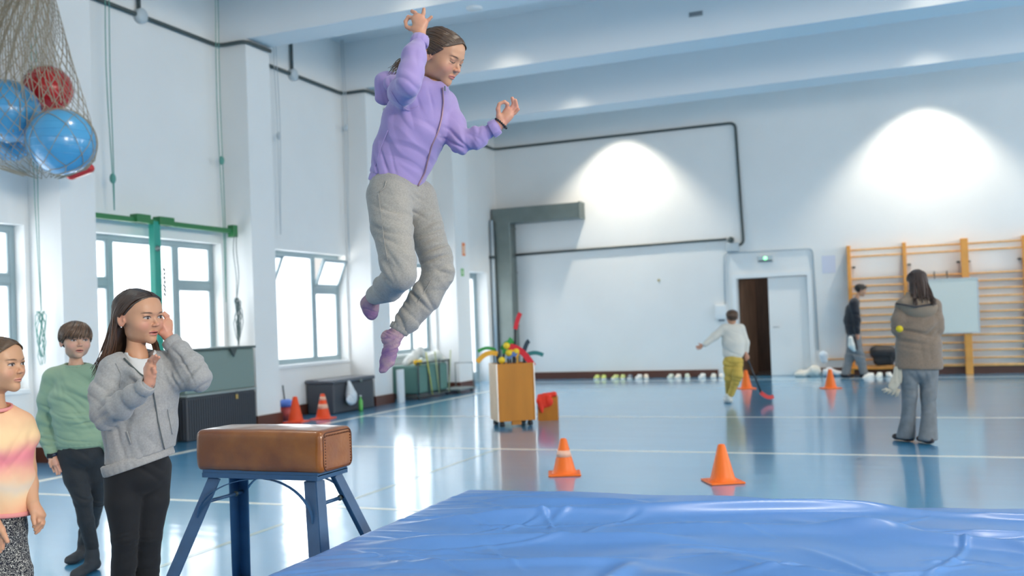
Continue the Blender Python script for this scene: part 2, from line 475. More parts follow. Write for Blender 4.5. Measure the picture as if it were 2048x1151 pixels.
def head_mesh(res=.0019, mouth='closed', eyes='open', gaze=(0, 0), skin=SK, iris=(.05, .025, .015), brow=1.0):
    pr = head_prims(mouth)
    v, q = sdf_mesh(pr, res); v = smooth_mesh(v, q, 2, .5)
    x, y, z = v.T; fr = y > .045
    C = np.tile(np.array(skin['base']), (len(v), 1))
    def mix(w, c): C[:] = C * (1 - w[:, None]) + np.array(c) * w[:, None]
    n = vnoise(v * 60, 3) * .5 + .5
    mix(.12 * n, skin['shade'])
    for s in (1, -1):
        mix(.62 * np.exp(-(((x - s * .040) / .020) ** 2 + ((z + .020) / .018) ** 2)) * fr, skin['blush'])
        mix(.5 * np.exp(-(((x - s * .075) / .012) ** 2 + ((y + .004) / .02) ** 2)), skin['blush'])
    mix(.45 * np.exp(-((x / .012) ** 2 + ((z + .018) / .010) ** 2)) * (y > .085), skin['blush'])
    ax = np.abs(x)
    # lips
    gap = .0035 if mouth == 'open' else 0
    lw = np.clip(1 - ax / .0215, 0, 1)
    zt = -.0465 + .0075 * np.sqrt(lw) - .0016 * np.exp(-(ax / .004) ** 2)
    zb = -.0485 - (.0078 + gap) * np.sqrt(lw)
    inl = (z < zt) & (z > zb) & (ax < .0215) & (y > .06)
    mix(inl * .80, skin['lip'])
    ml = (np.abs(z + .0468 + (gap * .35)) < (.0011 + gap * .55 * lw)) & (ax < .020) & (y > .06)
    mix(ml * 1.0, (.10, .025, .02))
    for s in (1, -1):
        ex = (x - s * .031) * s; ez = z - .0085
        # sockets, brows
        mix(.30 * np.exp(-((ex / .017) ** 2 + ((ez - .002) / .009) ** 2)) * fr, (.36, .17, .12))
        bz = .0165 + .0045 * np.cos((ex - .004) / .020 * 1.3) - .0028
        bw = np.clip(1 - (np.abs(ex - .002) / .0195) ** 4, 0, 1)
        mix(np.clip(1.3 - np.abs(ez - bz - .0015) / .0029, 0, 1) * bw * fr * .88 * brow, skin['brow'])
        al = np.clip(1 - (ex / .0145) ** 2, 0, 1)
        if eyes == 'open':
            up = .0062 * al ** .7; dn = -.0046 * al ** .8
            eye = (ez < up) & (ez > dn) & (np.abs(ex) < .0145) & (y > .060)
            mix(eye * 1.0, (.46, .42, .40))
            rr = np.hypot(ex - gaze[0] * s, ez - gaze[1] - .0006)
            mix((eye & (rr < .0061)) * 1.0, iris); mix((eye & (rr < .0028)) * 1.0, (.005, .005, .005))
            mix((eye & (np.hypot(ex - gaze[0] * s - .0014, ez - gaze[1] - .0022) < .0010)) * .9, (.8, .8, .8))
            lash = np.clip(1.7 - np.abs(ez - up - .0005) / .0016, 0, 1) * np.clip((.0165 - np.abs(ex)) / .002, 0, 1) * fr
            mix(lash * .95, (.02, .012, .01))
            mix(((np.abs(ez - dn) < .0007) & (np.abs(ex) < .0115) & fr) * .5, (.15, .06, .05))
        else:
            lo = -.0045 * al ** .7 - .0003
            lash = np.clip(1.8 - np.abs(ez - lo) / .0017, 0, 1) * np.clip((.0160 - np.abs(ex)) / .002, 0, 1) * fr
            mix(lash * .97, (.02, .012, .01))
            mix(((ez < lo + .0045) & (ez > lo) & (np.abs(ex) < .012) & fr) * .25, (.20, .09, .07))
    return v, q, C
def frame(f, u, c):                                  # f forward, u up (world) -> rotation with columns x=right, y=fwd, z=up
    f = unit(f); u = unit(u - f * (u @ f)); r = np.cross(f, u)
    return np.stack([r, f, u], 1), V3(*c)
def put(v, Rm, T, s=1.0): return v * s @ Rm.T + T

# a hand: fr = rotation (x toward thumb side, y along the palm, z back of the hand); sx = +1 thumb on +x
# fingers: list of 4 (spread, bend1, bend2, bend3) in degrees; thumb: three points in hand units
def hand_prims(T, Rm, fingers, thumb, s=1.0, side=1, wrist_back=.05, thick=1.0):
    P = []; K = 1.0
    def W(p): return T + Rm @ (V3(p[0] * side, p[1], p[2]) * s)
    kx = (.027, .0095, -.0085, -.0255); ky = (.078, .082, .078, .070); kz = (.0, .003, .002, -.002)
    ln = ((.036, .022, .018), (.040, .025, .019), (.037, .023, .018), (.029, .018, .016))
    rd = (.0078, .0080, .0076, .0067)
    for i in range(4):
        P.append(u_(cone(W((kx[i] * .55, .006, 0)), W((kx[i], ky[i], kz[i])), .0125 * s, .0098 * s), .012 * s))
    P.append(u_(econe(W((0, .02, -.002)), W((0, .060, -.003)), (.026 * s, .012 * s), (.031 * s, .0115 * s), Rm[:, 0]), .012 * s))
    P.append(u_(cone(W((0, -wrist_back, 0)), W((0, .008, 0)), .0215 * s, .0205 * s), .02 * s))
    P.append(u_(ell(W((.020, .030, -.010)), (.014 * s, .022 * s, .012 * s), Rm), .015 * s))
    tips = []
    for i in range(4):
        sp, *be = fingers[i]; a = math.radians(sp) ; ang = 0
        p = V3(kx[i], ky[i], kz[i]); d0 = V3(math.sin(a), math.cos(a), 0); r = rd[i] * thick
        for j in range(3):
            ang += math.radians(be[j]); d = d0 * math.cos(ang) + V3(0, 0, -1) * math.sin(ang)
            p2 = p + d * ln[i][j]; r2 = r * .93
            P.append(u_(cone(W(p), W(p2), r * s, r2 * s), .0035 * s)); p, r = p2, r2
        tips.append((W(p), unit(Rm @ (V3(d[0] * side, d[1], d[2]))), r * s))
    t = [V3(*q) for q in thumb]
    P.append(u_(cone(W((.016, .014, -.006)), W(t[0]), .0130 * s, .0105 * s), .012 * s))
    P.append(u_(cone(W(t[0]), W(t[1]), .0100 * s, .0088 * s), .004 * s))
    P.append(u_(cone(W(t[1]), W(t[2]), .0088 * s, .0074 * s), .003 * s))
    return P
FLAT_THUMB = ((.040, .040, -.010), (.052, .062, -.014), (.058, .082, -.016))
def hand_cols(v, n=2, skin=SK, red=.35):
    C = np.tile(np.array(skin['base']), (len(v), 1))
    w = (vnoise(v * 45, 7) * .5 + .5) * red + .08
    return C * (1 - w[:, None]) + np.array(skin['blush']) * w[:, None]

def strands_mesh(name, lines, r, m, parent, base=(.05, .028, .018), tip=None, jit=.5, n=5, seed=0, fade=.35):
    rng = random.Random(seed); V = []; F = []; Cc = []
    off = V3(*parent.location)
    for L in lines:
        L = [V3(*p) for p in L]; k = len(L)
        mb = MB(); rr = [r * (1.0 if t < .6 else 1.0 - (t - .6) / .4 * (1 - fade)) for t in np.linspace(0, 1, k)]
        mb.tube(L, rr, n)
        o = len(V); V += mb.v; F += [tuple(i + o for i in f) for f in mb.f]
        j = 1 + rng.uniform(-jit, jit)
        for i in range(k):
            t = i / (k - 1); c = V3(*base) * j
            if tip is not None: c = c * (1 - t ** 1.6) + V3(*tip) * j * t ** 1.6
            Cc += [c] * n
    me = bpy.data.meshes.new(name); me.from_pydata([tuple(V3(*p) - off) for p in V], [], F)
    me.polygons.foreach_set('use_smooth', [True] * len(me.polygons))
    a = me.color_attributes.new('Col', 'FLOAT_COLOR', 'POINT')
    a.data.foreach_set('color', np.concatenate([np.array(Cc), np.ones((len(Cc), 1))], 1).astype(np.float32).ravel())
    me.materials.append(m); o = bpy.data.objects.new(name, me); COL.objects.link(o); o.parent = parent
    return o
SC_C = V3(0, -.016, .036); _ST = None
def scalp_table():
    global _ST
    th = np.radians(np.linspace(0, 180, 61)); ph = np.radians(np.linspace(-180, 180, 121))
    T_, P_ = np.meshgrid(th, ph, indexing='ij'); D_ = np.stack([np.sin(T_) * np.sin(P_), np.sin(T_) * np.cos(P_), np.cos(T_)], -1).reshape(-1, 3)
    pr = head_prims()[:9]; lo = np.full(len(D_), .04); hi = np.full(len(D_), .16)
    for _ in range(14):
        m = (lo + hi) / 2; v = sdf_eval(pr, SC_C + D_ * m[:, None]); lo = np.where(v < 0, m, lo); hi = np.where(v < 0, hi, m)
    _ST = ((lo + hi) / 2).reshape(61, 121)
def scalp_r(d):
    if _ST is None: scalp_table()
    d = unit(d); a = math.degrees(math.acos(max(-1, min(1, d[2])))) / 3; b = (math.degrees(math.atan2(d[0], d[1])) + 180) / 3
    i = min(int(a), 59); j = min(int(b), 119); u = a - i; w = b - j
    return (_ST[i, j] * (1 - u) + _ST[i + 1, j] * u) * (1 - w) + (_ST[i, j + 1] * (1 - u) + _ST[i + 1, j + 1] * u) * w
def scalp(th, ph, g=.006):                            # th: 0 top -> 180 bottom (deg), ph: azimuth, 0 = front, 90 = person's right
    a = math.radians(th); b = math.radians(ph)
    d = unit(V3(.071, .091, .077) * V3(math.sin(a) * math.sin(b), math.sin(a) * math.cos(b), math.cos(a)))
    return SC_C + d * (scalp_r(d) + g)
def scalp_snap(p, g=.006):                            # push a local point onto the scalp surface
    d = unit(V3(*p) - SC_C); return SC_C + d * (scalp_r(d) + g)
MSKIN = mat('skin', (.6, .36, .25), .42, spec=.4, attr='Col', sss=.12, bump=.03, bump_scale=300)
MHAIR = mat('hair', (.05, .03, .02), .33, spec=.6, attr='Col')

def body_mesh(root, prims, parts, cols_skin=SK, res=.007, name='body'):
    """one mesh: hidden torso and limbs plus finely meshed head and hands"""
    v, q = sdf_mesh(prims, res); v = smooth_mesh(v, q, 2)
    C = np.tile(np.array(cols_skin['base']), (len(v), 1)); VV = [v]; QQ = [q]; CC = [C]; n = len(v)
    for (a, b, c) in parts:
        VV.append(a); QQ.append(b + n); CC.append(c); n += len(a)
    return np_mesh(name, np.concatenate(VV), np.concatenate(QQ), MSKIN, root, np.concatenate(CC))
def limb(pts, rs, k=.02):
    return [u_(cone(pts[i], pts[i + 1], rs[i], rs[i + 1]), k) for i in range(len(pts) - 1)]
def cloth(root, name, prims, m, res=.005, folds=(), seed=1, label=None, sm=2, extra=None):
    v, q = sdf_mesh(prims, res); v = smooth_mesh(v, q, sm)
    N = vnormals(v, q); v = fold(v, N, folds, seed)
    if extra is not None: v = extra(v, N)
    v = smooth_mesh(v, q, 1, .35)
    return np_mesh(name, v, q, m, root, label=label)
# ------------------------------------------------------------------ the hall
XL, XP, YB, XR, YF = -8.5, -8.05, 20.25, 10.0, -7.0
BEAM = 5.25
PIL = [(-1.86, -1.38), (1.31, 1.79), (4.42, 4.90), (7.48, 7.95), (10.65, 11.17), (13.77, 14.37), (17.04, 17.68)]
wallm = mat('white_wall_paint', (.80, .805, .80), .62, spec=.3, bump=.10, bump_scale=35, var=.02, var_scale=1.2)
ceilm = mat('white_ceiling_paint', (.80, .82, .84), .75, spec=.2)
brown = mat('brown_skirting_tile', (.105, .035, .022), .35, bump=.05)
framem = mat('grey_painted_metal', (.30, .39, .42), .35)
whitem = mat('white_gloss_paint', (.80, .82, .83), .35)

# floor: glossy blue sheet flooring
flm = bpy.data.materials.new('blue_sports_flooring'); flm.use_nodes = True
nt = flm.node_tree; b = nt.nodes['Principled BSDF']
tc = nt.nodes.new('ShaderNodeTexCoord'); n1 = nt.nodes.new('ShaderNodeTexNoise'); n1.inputs['Scale'].default_value = .45; n1.inputs['Detail'].default_value = 6
nt.links.new(tc.outputs['Object'], n1.inputs['Vector'])
cr = nt.nodes.new('ShaderNodeValToRGB'); cr.color_ramp.elements[0].position = .35; cr.color_ramp.elements[1].position = .7
cr.color_ramp.elements[0].color = (.055, .32, .60, 1); cr.color_ramp.elements[1].color = (.085, .38, .66, 1)
nt.links.new(n1.outputs['Fac'], cr.inputs[0]); nt.links.new(cr.outputs[0], b.inputs['Base Color'])
b.inputs['Roughness'].default_value = .30; b.inputs['Specular IOR Level'].default_value = .7
b.inputs['Coat Weight'].default_value = 1.0; b.inputs['Coat Roughness'].default_value = .12; b.inputs['Coat IOR'].default_value = 1.95
n2 = nt.nodes.new('ShaderNodeTexNoise'); n2.inputs['Scale'].default_value = 1.3; n2.inputs['Detail'].default_value = 2
mp = nt.nodes.new('ShaderNodeMapping'); mp.inputs['Scale'].default_value = (.6, 2.2, 1)
nt.links.new(tc.outputs['Object'], mp.inputs['Vector']); nt.links.new(mp.outputs['Vector'], n2.inputs['Vector'])
bp = nt.nodes.new('ShaderNodeBump'); bp.inputs['Strength'].default_value = .15; bp.inputs['Distance'].default_value = .02
nt.links.new(n2.outputs['Fac'], bp.inputs['Height']); nt.links.new(bp.outputs['Normal'], b.inputs['Normal']); nt.links.new(bp.outputs['Normal'], b.inputs['Coat Normal'])
B().box(-9.2, XR + .3, YF - .3, YB + .3, -.12, 0).build('floor', flm, kind='structure')

# court markings
linem = mat('cream_court_line', (.88, .88, .80), .3, coat=.5)
faint = mat('worn_yellow_court_line', (.33, .44, .42), .3, coat=.5)
def line(x0, x1, y0, y1, m, h=.0015):
    o = B().box(x0, x1, y0, y1, 0, h).build('trim_%d' % line.n, m, kind='structure'); line.n += 1; return o
line.n = 1
line(-7.38, -7.28, -6, 19.2, linem); line(-7.38, 9, 19.15, 19.22, linem)
line(-7.28, 9.5, 9.00, 9.07, linem); line(-7.28, 9.5, 12.15, 12.23, linem)
line(-7.38, 9.5, 5.915, 5.97, linem, .002); line(-3.89, -3.845, 2.5, 9.0, faint, .001)

# left wall with pillars, sills, lintels and openings
lw = B()
lw.box(-8.9, XL, YF, 4.42, 0, .78); lw.box(-8.9, XL, YF, 4.42, 2.5, CEIL)
lw.box(-8.9, XL, YF, .9, .78, 2.5); lw.box(-8.9, XL, 3.1, 4.9, .78, 2.5)
edges = [4.90, 7.48, 7.95, 10.65, 11.17, 13.77, 14.37, 17.04]
for (a, c), (wa, wb) in zip([(4.42, 7.48), (7.48, 10.65), (10.65, 13.77), (13.77, 17.04)], WIN_Y):
    lw.box(-8.9, XL, a, c, 0, .76); lw.box(-8.9, XL, a, c, 2.5, CEIL)
    lw.box(-8.9, XL, a, wa, .76, 2.5); lw.box(-8.9, XL, wb, c, .76, 2.5)
lw.box(-8.9, XL, 17.04, 18.05, 0, CEIL); lw.box(-8.9, XL, 19.6, YB + .3, 0, CEIL); lw.box(-8.9, XL, 18.05, 19.6, 2.42, CEIL)
for a, c in PIL: lw.box(XL - .01, XP, a, c, 0, BEAM + .01)
lw.build('wall_left', wallm, kind='structure')
bl = B()
prev = YF
for a, c in PIL + [(YB, YB)]:
    e = min(a, 18.0) if a == YB else a
    bl.box(XL, XL + .02, prev, e, 0, .16)
    if a < YB:
        bl.box(XL + .02, XP + .022, a - .02, a, 0, .16); bl.box(XP, XP + .022, a, c + .02, 0, .16); bl.box(XL + .02, XP, c, c + .02, 0, .16)
        prev = c + .02
bl.box(XL, XL + .02, 19.65, YB, 0, .16)
bl.build('baseboard_left', brown, kind='structure')

# back wall with the doorway
DX0, DX1, DZ = -3.13, -1.72, 2.03
bw = B(); bw.box(-8.9, DX0, YB, YB + .25, 0, CEIL); bw.box(DX1, XR + .3, YB, YB + .25, 0, CEIL); bw.box(DX0, DX1, YB, YB + .25, DZ, CEIL)
bw.build('wall_back', wallm, kind='structure')
bb = B(); bb.box(-8.0, -3.58, YB - .03, YB, 0, .15); bb.box(-.95, XR, YB - .03, YB, 0, .15); bb.box(-1.66, -.95, YB - .03, YB, .06, .15)
bb.build('baseboard_back', brown, kind='structure')
B().box(-4.6, 0, YB + 1.6, YB + 1.7, -.1, 3).build('wall_corridor', mat('dark_brown_panelling', (.055, .028, .017), .5, var=.25, var_scale=3, stretch=(6, 6, .6)), kind='structure')
B().box(-4.6, 0, YB + .25, YB + 1.6, -.12, 0).build('floor_corridor', mat('dark_corridor_floor', (.06, .05, .05), .4), kind='structure')
d1 = thing('door_1', '', ''); del d1['label'], d1['category']; d1['kind'] = 'structure'
f = B(); f.box(DX0 - .09, DX0, YB - .03, YB + .02, 0, DZ + .09); f.box(DX1, DX1 + .09, YB - .03, YB + .02, 0, DZ + .09); f.box(DX0, DX1, YB - .03, YB + .02, DZ, DZ + .09)
f.box(DX0, DX0 + .02, YB + .02, YB + .25, 0, DZ); f.box(DX1 - .02, DX1, YB + .02, YB + .25, 0, DZ)
f.build('door_frame', whitem, d1)
B().box(-2.50, DX1 - .02, YB + .03, YB + .075, .005, DZ - .01, .004).build('door_leaf', mat('pale_door_paint', (.82, .82, .81), .4), d1)
a = math.radians(68)
B().obox((DX0 + .04 + .30 * math.cos(a), YB + .10 + .30 * math.sin(a), DZ / 2), (math.cos(a), math.sin(a), 0), (-math.sin(a), math.cos(a), 0), (0, 0, 1), .30, .022, DZ / 2 - .01).build('door_leaf', mat('brown_door_veneer', (.10, .05, .028), .4, var=.3, var_scale=5, stretch=(5, 5, .4)), d1, label='open dark brown door leaf')
h = B(); h.tube([(-2.42, YB + .03, 1.0), (-2.42, YB - .02, 1.0), (-2.30, YB - .02, 1.0)], .009, 8)
h.build('door_handle', mat('brushed_steel', (.5, .5, .5), .3, 1.0), d1, True)

# other walls, never in view but closing the hall
rw = B(); prev = YF - .3
for a, c in RFILL:
    rw.box(XR, XR + .3, prev, a, 2.2, 5.0); prev = c
rw.box(XR, XR + .3, prev, YB + .3, 2.2, 5.0); rw.box(XR, XR + .3, YF - .3, YB + .3, 0, 2.2); rw.box(XR, XR + .3, YF - .3, YB + .3, 5.0, CEIL)
rw.build('wall_right', wallm, kind='structure')
fw = B(); fw.box(-8.9, XR + .3, YF - .25, YF, 0, 1.8); fw.box(-8.9, XR + .3, YF - .25, YF, 5.0, CEIL); fw.box(-8.9, -6, YF - .25, YF, 1.8, 5); fw.box(4, XR + .3, YF - .25, YF, 1.8, 5)
fw.build('wall_front', wallm, kind='structure')
cm = B(); cm.box(-8.9, XR + .3, YF - .3, YB + .3, CEIL, CEIL + .2)
for a, c in PIL: cm.box(XL - .005, XR, a + .003, c - .02, BEAM, CEIL + .01)
cm.build('ceiling', ceilm, kind='structure')

# windows of the left wall
frost = bpy.data.materials.new('frosted_glass'); frost.use_nodes = True
nt = frost.node_tree; nt.nodes.clear(); out = nt.nodes.new('ShaderNodeOutputMaterial')
tr = nt.nodes.new('ShaderNodeBsdfTransparent'); tl = nt.nodes.new('ShaderNodeBsdfTranslucent'); gl = nt.nodes.new('ShaderNodeBsdfGlossy')
tr.inputs[0].default_value = (.94, .97, 1, 1); tl.inputs[0].default_value = (.93, .96, 1, 1); gl.inputs['Roughness'].default_value = .15
m1 = nt.nodes.new('ShaderNodeMixShader'); m1.inputs[0].default_value = .5; m2 = nt.nodes.new('ShaderNodeMixShader'); m2.inputs[0].default_value = .05
nt.links.new(tr.outputs[0], m1.inputs[1]); nt.links.new(tl.outputs[0], m1.inputs[2]); nt.links.new(m1.outputs[0], m2.inputs[1]); nt.links.new(gl.outputs[0], m2.inputs[2]); nt.links.new(m2.outputs[0], out.inputs[0])
GX = -8.68
def struct_empty(name):
    o = bpy.data.objects.new(name, None); COL.objects.link(o); o['kind'] = 'structure'; return o
def fr(mb, y0, y1, z0, z1, t=.05, x=GX, d=.05):
    mb.box(x - d / 2, x + d / 2, y0, y0 + t, z0, z1, .004); mb.box(x - d / 2, x + d / 2, y1 - t, y1, z0, z1, .004)
    mb.box(x - d / 2, x + d / 2, y0 + t, y1 - t, z0, z0 + t, .004); mb.box(x - d / 2, x + d / 2, y0 + t, y1 - t, z1 - t, z1, .004)
def window(k, y0, y1, z0=.78, z1=2.5, hopper=False):
    w = struct_empty('window_%d' % k)
    m = B(); fr(m, y0, y1, z0, z1, .06, d=.07)
    ya, yb, zt = y0 + .72, y1 - .72, 1.93
    for y in (ya, yb): m.box(GX - .035, GX + .035, y - .035, y + .035, z0 + .05, z1 - .05, .004)
    for a, c in ((y0 + .05, ya - .03), (yb + .03, y1 - .05)):
        m.box(GX - .03, GX + .03, a, c, zt - .04, zt + .04, .004); fr(m, a, c, z0 + .05, zt - .04, .03)
    fr(m, ya + .03, yb - .03, z0 + .05, z1 - .05, .03)
    m.build('window_frame', framem, w)
    B().box(-8.9, XL + .035, y0, y1, z0 - .05, z0, .006).build('window_sill', whitem, w)
    def pane(a, c, e, g): B().box(GX - .004, GX + .004, a, c, e, g).build('pane', frost, w)
    pane(ya + .06, yb - .06, z0 + .08, z1 - .08)
    for a, c in ((y0 + .05, ya - .03), (yb + .03, y1 - .05)):
        pane(a + .03, c - .03, z0 + .08, zt - .07)
        if hopper:
            T = math.radians(24); ax = (0, 1, 0); az = (math.sin(T), 0, math.cos(T)); ay = (math.cos(T), 0, -math.sin(T))
            H = z1 - .05 - zt - .05; ox, oz = GX + .03, zt + .05
            s = B()
            def P(u, v): return (ox + az[0] * v, u, oz + az[2] * v)
            for (u0, v0, u1, v1) in ((a, 0, a, H), (c, 0, c, H), (a, .02, c, .02), (a, H - .02, c, H - .02)):
                s.bar(P(u0, v0), P(u1, v1), .045, .04, ay)
            so = s.build('hopper_sash', framem, w, label='tilted open top sash')
            g = B(); g.obox(P((a + c) / 2, H / 2), ax, ay, az, (c - a) / 2 - .02, .004, H / 2 - .02); g.build('pane', frost, so)
        else:
            fr(m2_ := B(), a, c, zt + .04, z1 - .05, .03); m2_.build('top_sash', framem, w)
            pane(a + .03, c - .03, zt + .07, z1 - .08)
for k, (a, c) in enumerate(WIN_Y): window(k + 1, a, c, hopper=(k == 2))
window(5, .9, 3.1)
for k, (a, c) in enumerate(RFILL):  # unseen frames for the added key and fill openings
    w = struct_empty('window_%d' % (k + 6)); m = B()
    for y in np.linspace(a + .04, c - .04, 4): m.box(XR + .1, XR + .18, y - .04, y + .04, 2.2, 5)
    m.box(XR + .1, XR + .18, a, c, 2.2, 2.28); m.box(XR + .1, XR + .18, a, c, 4.92, 5); m.build('window_frame', framem, w)
w = struct_empty('window_10'); m = B()  # unseen front window, added to go with the warm fill
for x in np.linspace(-5.96, 3.96, 6): m.box(x - .04, x + .04, YF - .15, YF - .08, 1.8, 5)
m.build('window_frame', framem, w)
# glazed exit door near the far corner
d2 = struct_empty('door_2'); m = B(); GXo = GX; gx = -8.8
fr(m, 18.05, 19.6, 0, 2.42, .06, gx, .07); fr(m, 18.11, 18.83, .02, 2.36, .07, gx); fr(m, 18.83, 19.54, .02, 2.36, .07, gx)
m.box(gx - .03, gx + .03, 18.15, 19.5, .02, .22); m.build('door_frame', framem, d2)
B().box(gx - .004, gx + .004, 18.18, 18.76, .2, 2.3).build('pane', frost, d2); B().box(gx - .004, gx + .004, 18.9, 19.47, .2, 2.3).build('pane', frost, d2)

# ceiling lamps
rimm = mat('white_lamp_rim', (.8, .8, .8), .4)
glow = bpy.data.materials.new('lit_lamp_diffuser'); glow.use_nodes = True
e = glow.node_tree.nodes['Principled BSDF']; e.inputs['Emission Color'].default_value = (1, .96, .88, 1); e.inputs['Emission Strength'].default_value = 9
first = None
for j, y in enumerate(LAMP_Y):
    for i, x in enumerate(LAMP_X):
        lab = 'round ceiling downlight, %s lamp of the %s row counted from the back wall' % (('left', 'middle', 'right')[i], ('seventh', 'sixth', 'fifth', 'fourth', 'third', 'second', 'first')[j])
        pass
        if first is None:
            t = thing('ceiling_downlight', lab, 'lamp', (x, y, CEIL), 0, 'recessed ceiling downlights')
            B().lathe([(.105, -.012), (.105, .0), (.085, .0), (.085, -.012)][::-1]).build('rim', rimm, t, True)
            B().lathe([(.001, -.008), (.084, -.008), (.084, -.004), (.001, -.004)]).build('diffuser', glow, t, True, label='glowing white diffuser')
            first = t
        else:
            t = copy_tree(first); t.location = (x, y, CEIL); t['label'] = lab
t = copy_tree(first); t.location = (-4.80, 10.98, BEAM); t['label'] = 'round lit downlight under the nearest white beam beside the jumping girl\'s head'; del t['group']
# ------------------------------------------------------------------ fixtures on the walls
con = mat('dark_grey_conduit', (.055, .075, .075), .45)
conl = mat('pale_painted_conduit', (.45, .52, .57), .5)
boxm = mat('grey_junction_box', (.50, .56, .60), .45)
def bend(pts, rad=.12):
    pts = [V3(*p) for p in pts]; out = [pts[0]]
    for i in range(1, len(pts) - 1):
        a = unit(pts[i - 1] - pts[i]); b = unit(pts[i + 1] - pts[i])
        for t in np.linspace(0, 1, 6):
            out.append(pts[i] + a * rad * (1 - t) ** 2 + b * rad * t ** 2)
    return out + [pts[-1]]
ZC = 5.20
for k, (y0, y1, nxt) in enumerate([(7.97, 10.60, True), (11.19, 13.74, True), (14.39, 17.0, False)]):
    t = thing('wall_conduit', ['dark cable conduit high on the left wall, nearest stretch over the green bar', 'dark cable conduit high on the left wall, stretch behind the jumping girl', 'dark cable conduit high on the left wall, farthest stretch'][k], 'pipe', (0, 0, 0))
    path = [(XL + .04, y0, ZC), (XL + .04, y1, ZC)]
    path += [(XP + .04, y1 - .02 + .03, ZC + .0), (XP + .04, y1 + .55, ZC)]
    B().tube(bend(path), .027, 8).build('pipe', con, t, True)
    ym = (y0 + y1) / 2 - .15
    B().tube([(XL + .04, ym, ZC), (XL + .04, ym, CEIL - .01)], .024, 8).build('riser_pipe', con, t, True)
    B().lathe([(.001, 0), (.09, 0), (.09, .07), (.06, .09), (.001, .09)]).build('junction_box', boxm, t, True).matrix_local = Matrix.Translation((XL + .0, ym + .03, ZC)) @ Matrix.Rotation(math.pi / 2, 4, 'Y')
t = thing('wall_conduit', 'dark cable conduit running across the back wall and turning down beside the door', 'pipe', (0, YB, 0))
def rel(L, o): return [tuple(V3(*p) - V3(*o.location)) for p in L]
B().tube(rel(bend([(XL + .03, 17.70, 5.27), (XL + .03, YB - .035, 5.27), (-3.02, YB - .035, 5.27), (-2.95, YB - .035, 2.72), (-3.10, YB - .035, 2.72)], .13), t), .028, 8).build('pipe', con, t, True)
t = thing('wall_conduit', 'lower dark conduit running from the air duct to the grey box near the door', 'pipe', (0, YB, 0))
B().tube(rel(bend([(-8.02, YB - .03, 2.82), (-6, YB - .03, 2.84), (-4, YB - .03, 2.86), (-3.3, YB - .03, 2.86)], .1), t), .026, 8).build('pipe', con, t, True)
t = thing('junction_box', 'grey cable junction box on the back wall left above the door', 'box', (-3.17, YB, 2.72))
B().box(-.13, .13, -.09, 0, -.13, .06, .012).build('housing', boxm, t); B().box(-.10, .10, -.10, -.09, -.10, .03, .004).build('lid', boxm, t)
B().ball((-.03, -.06, .12), .065).build('cable_gland', con, t, True)
t = thing('wall_conduit', 'thin pale conduit framing the doorway on the back wall', 'pipe', (0, YB, 0))
B().tube(rel(bend([(-3.38, YB - .02, 1.5), (-3.36, YB - .02, 2.57), (-1.58, YB - .02, 2.56), (-1.56, YB - .02, .5)], .1), t), .014, 8).build('pipe', conl, t, True)
t = thing('switch_box', 'white switch box on the back wall left of the open doorway', 'box', (-3.45, YB, 1.36))
B().box(-.13, .11, -.09, 0, -.16, .14, .01).build('housing', whitem, t); B().box(-.11, .09, -.10, -.09, -.08, .12, .004).build('cover', whitem, t)
B().box(-.07, .05, -.07, -.01, -.20, -.165, .006).build('socket', mat('grey_socket', (.2, .22, .25), .5), t, label='grey socket')
t = thing('emergency_light', 'small emergency light with a green lamp above the doorway', 'lamp', (-2.52, YB, 2.40))
B().box(-.15, .15, -.07, 0, -.06, .07, .01).build('housing', boxm, t); B().box(-.14, .14, -.075, -.07, -.055, -.02, .002).build('lens', mat('dark_lens', (.13, .15, .16), .3), t)
gr = bpy.data.materials.new('green_indicator'); gr.use_nodes = True; e = gr.node_tree.nodes['Principled BSDF']; e.inputs['Emission Color'].default_value = (.15, 1, .30, 1); e.inputs['Emission Strength'].default_value = 1.6
B().ball((0, -.08, .015), .04).build('indicator', gr, t, True)
# air duct
galv = mat('galvanised_sheet', (.22, .26, .25), .42, .75, var=.12, var_scale=2)
t = thing('air_duct', 'galvanised steel air duct rising in the corner and turning right', 'duct', (-8.2, YB - .006, 0))
m = B(); m.box(-.26, .17, -.36, 0, .02, 3.86, .01); m.box(.15, 1.80, -.36, 0, 3.52, 3.86, .01); m.build('duct_body', galv, t)
for z in (1.2, 2.4, 3.4): B().box(-.275, .185, -.375, .0, z, z + .03).build('flange', galv, t)
B().box(1.80, 1.83, -.375, 0, 3.505, 3.875).build('flange', galv, t)
m = B()
for k in range(6): m.box(1.831, 1.836, -.33, -.03, 3.55 + k * .05, 3.565 + k * .05)
m.build('grille', con, t)
t = thing('corner_pipe', 'slim grey pipe standing in the corner left of the air duct', 'pipe', (-8.43, YB - .45, 0))
B().tube([(0, 0, .0), (0, 0, 3.6)], .045, 10).build('pipe', conl, t, True); B().box(-.06, .06, -.06, .06, 2.74, 2.80, .01).build('clamp', con, t)
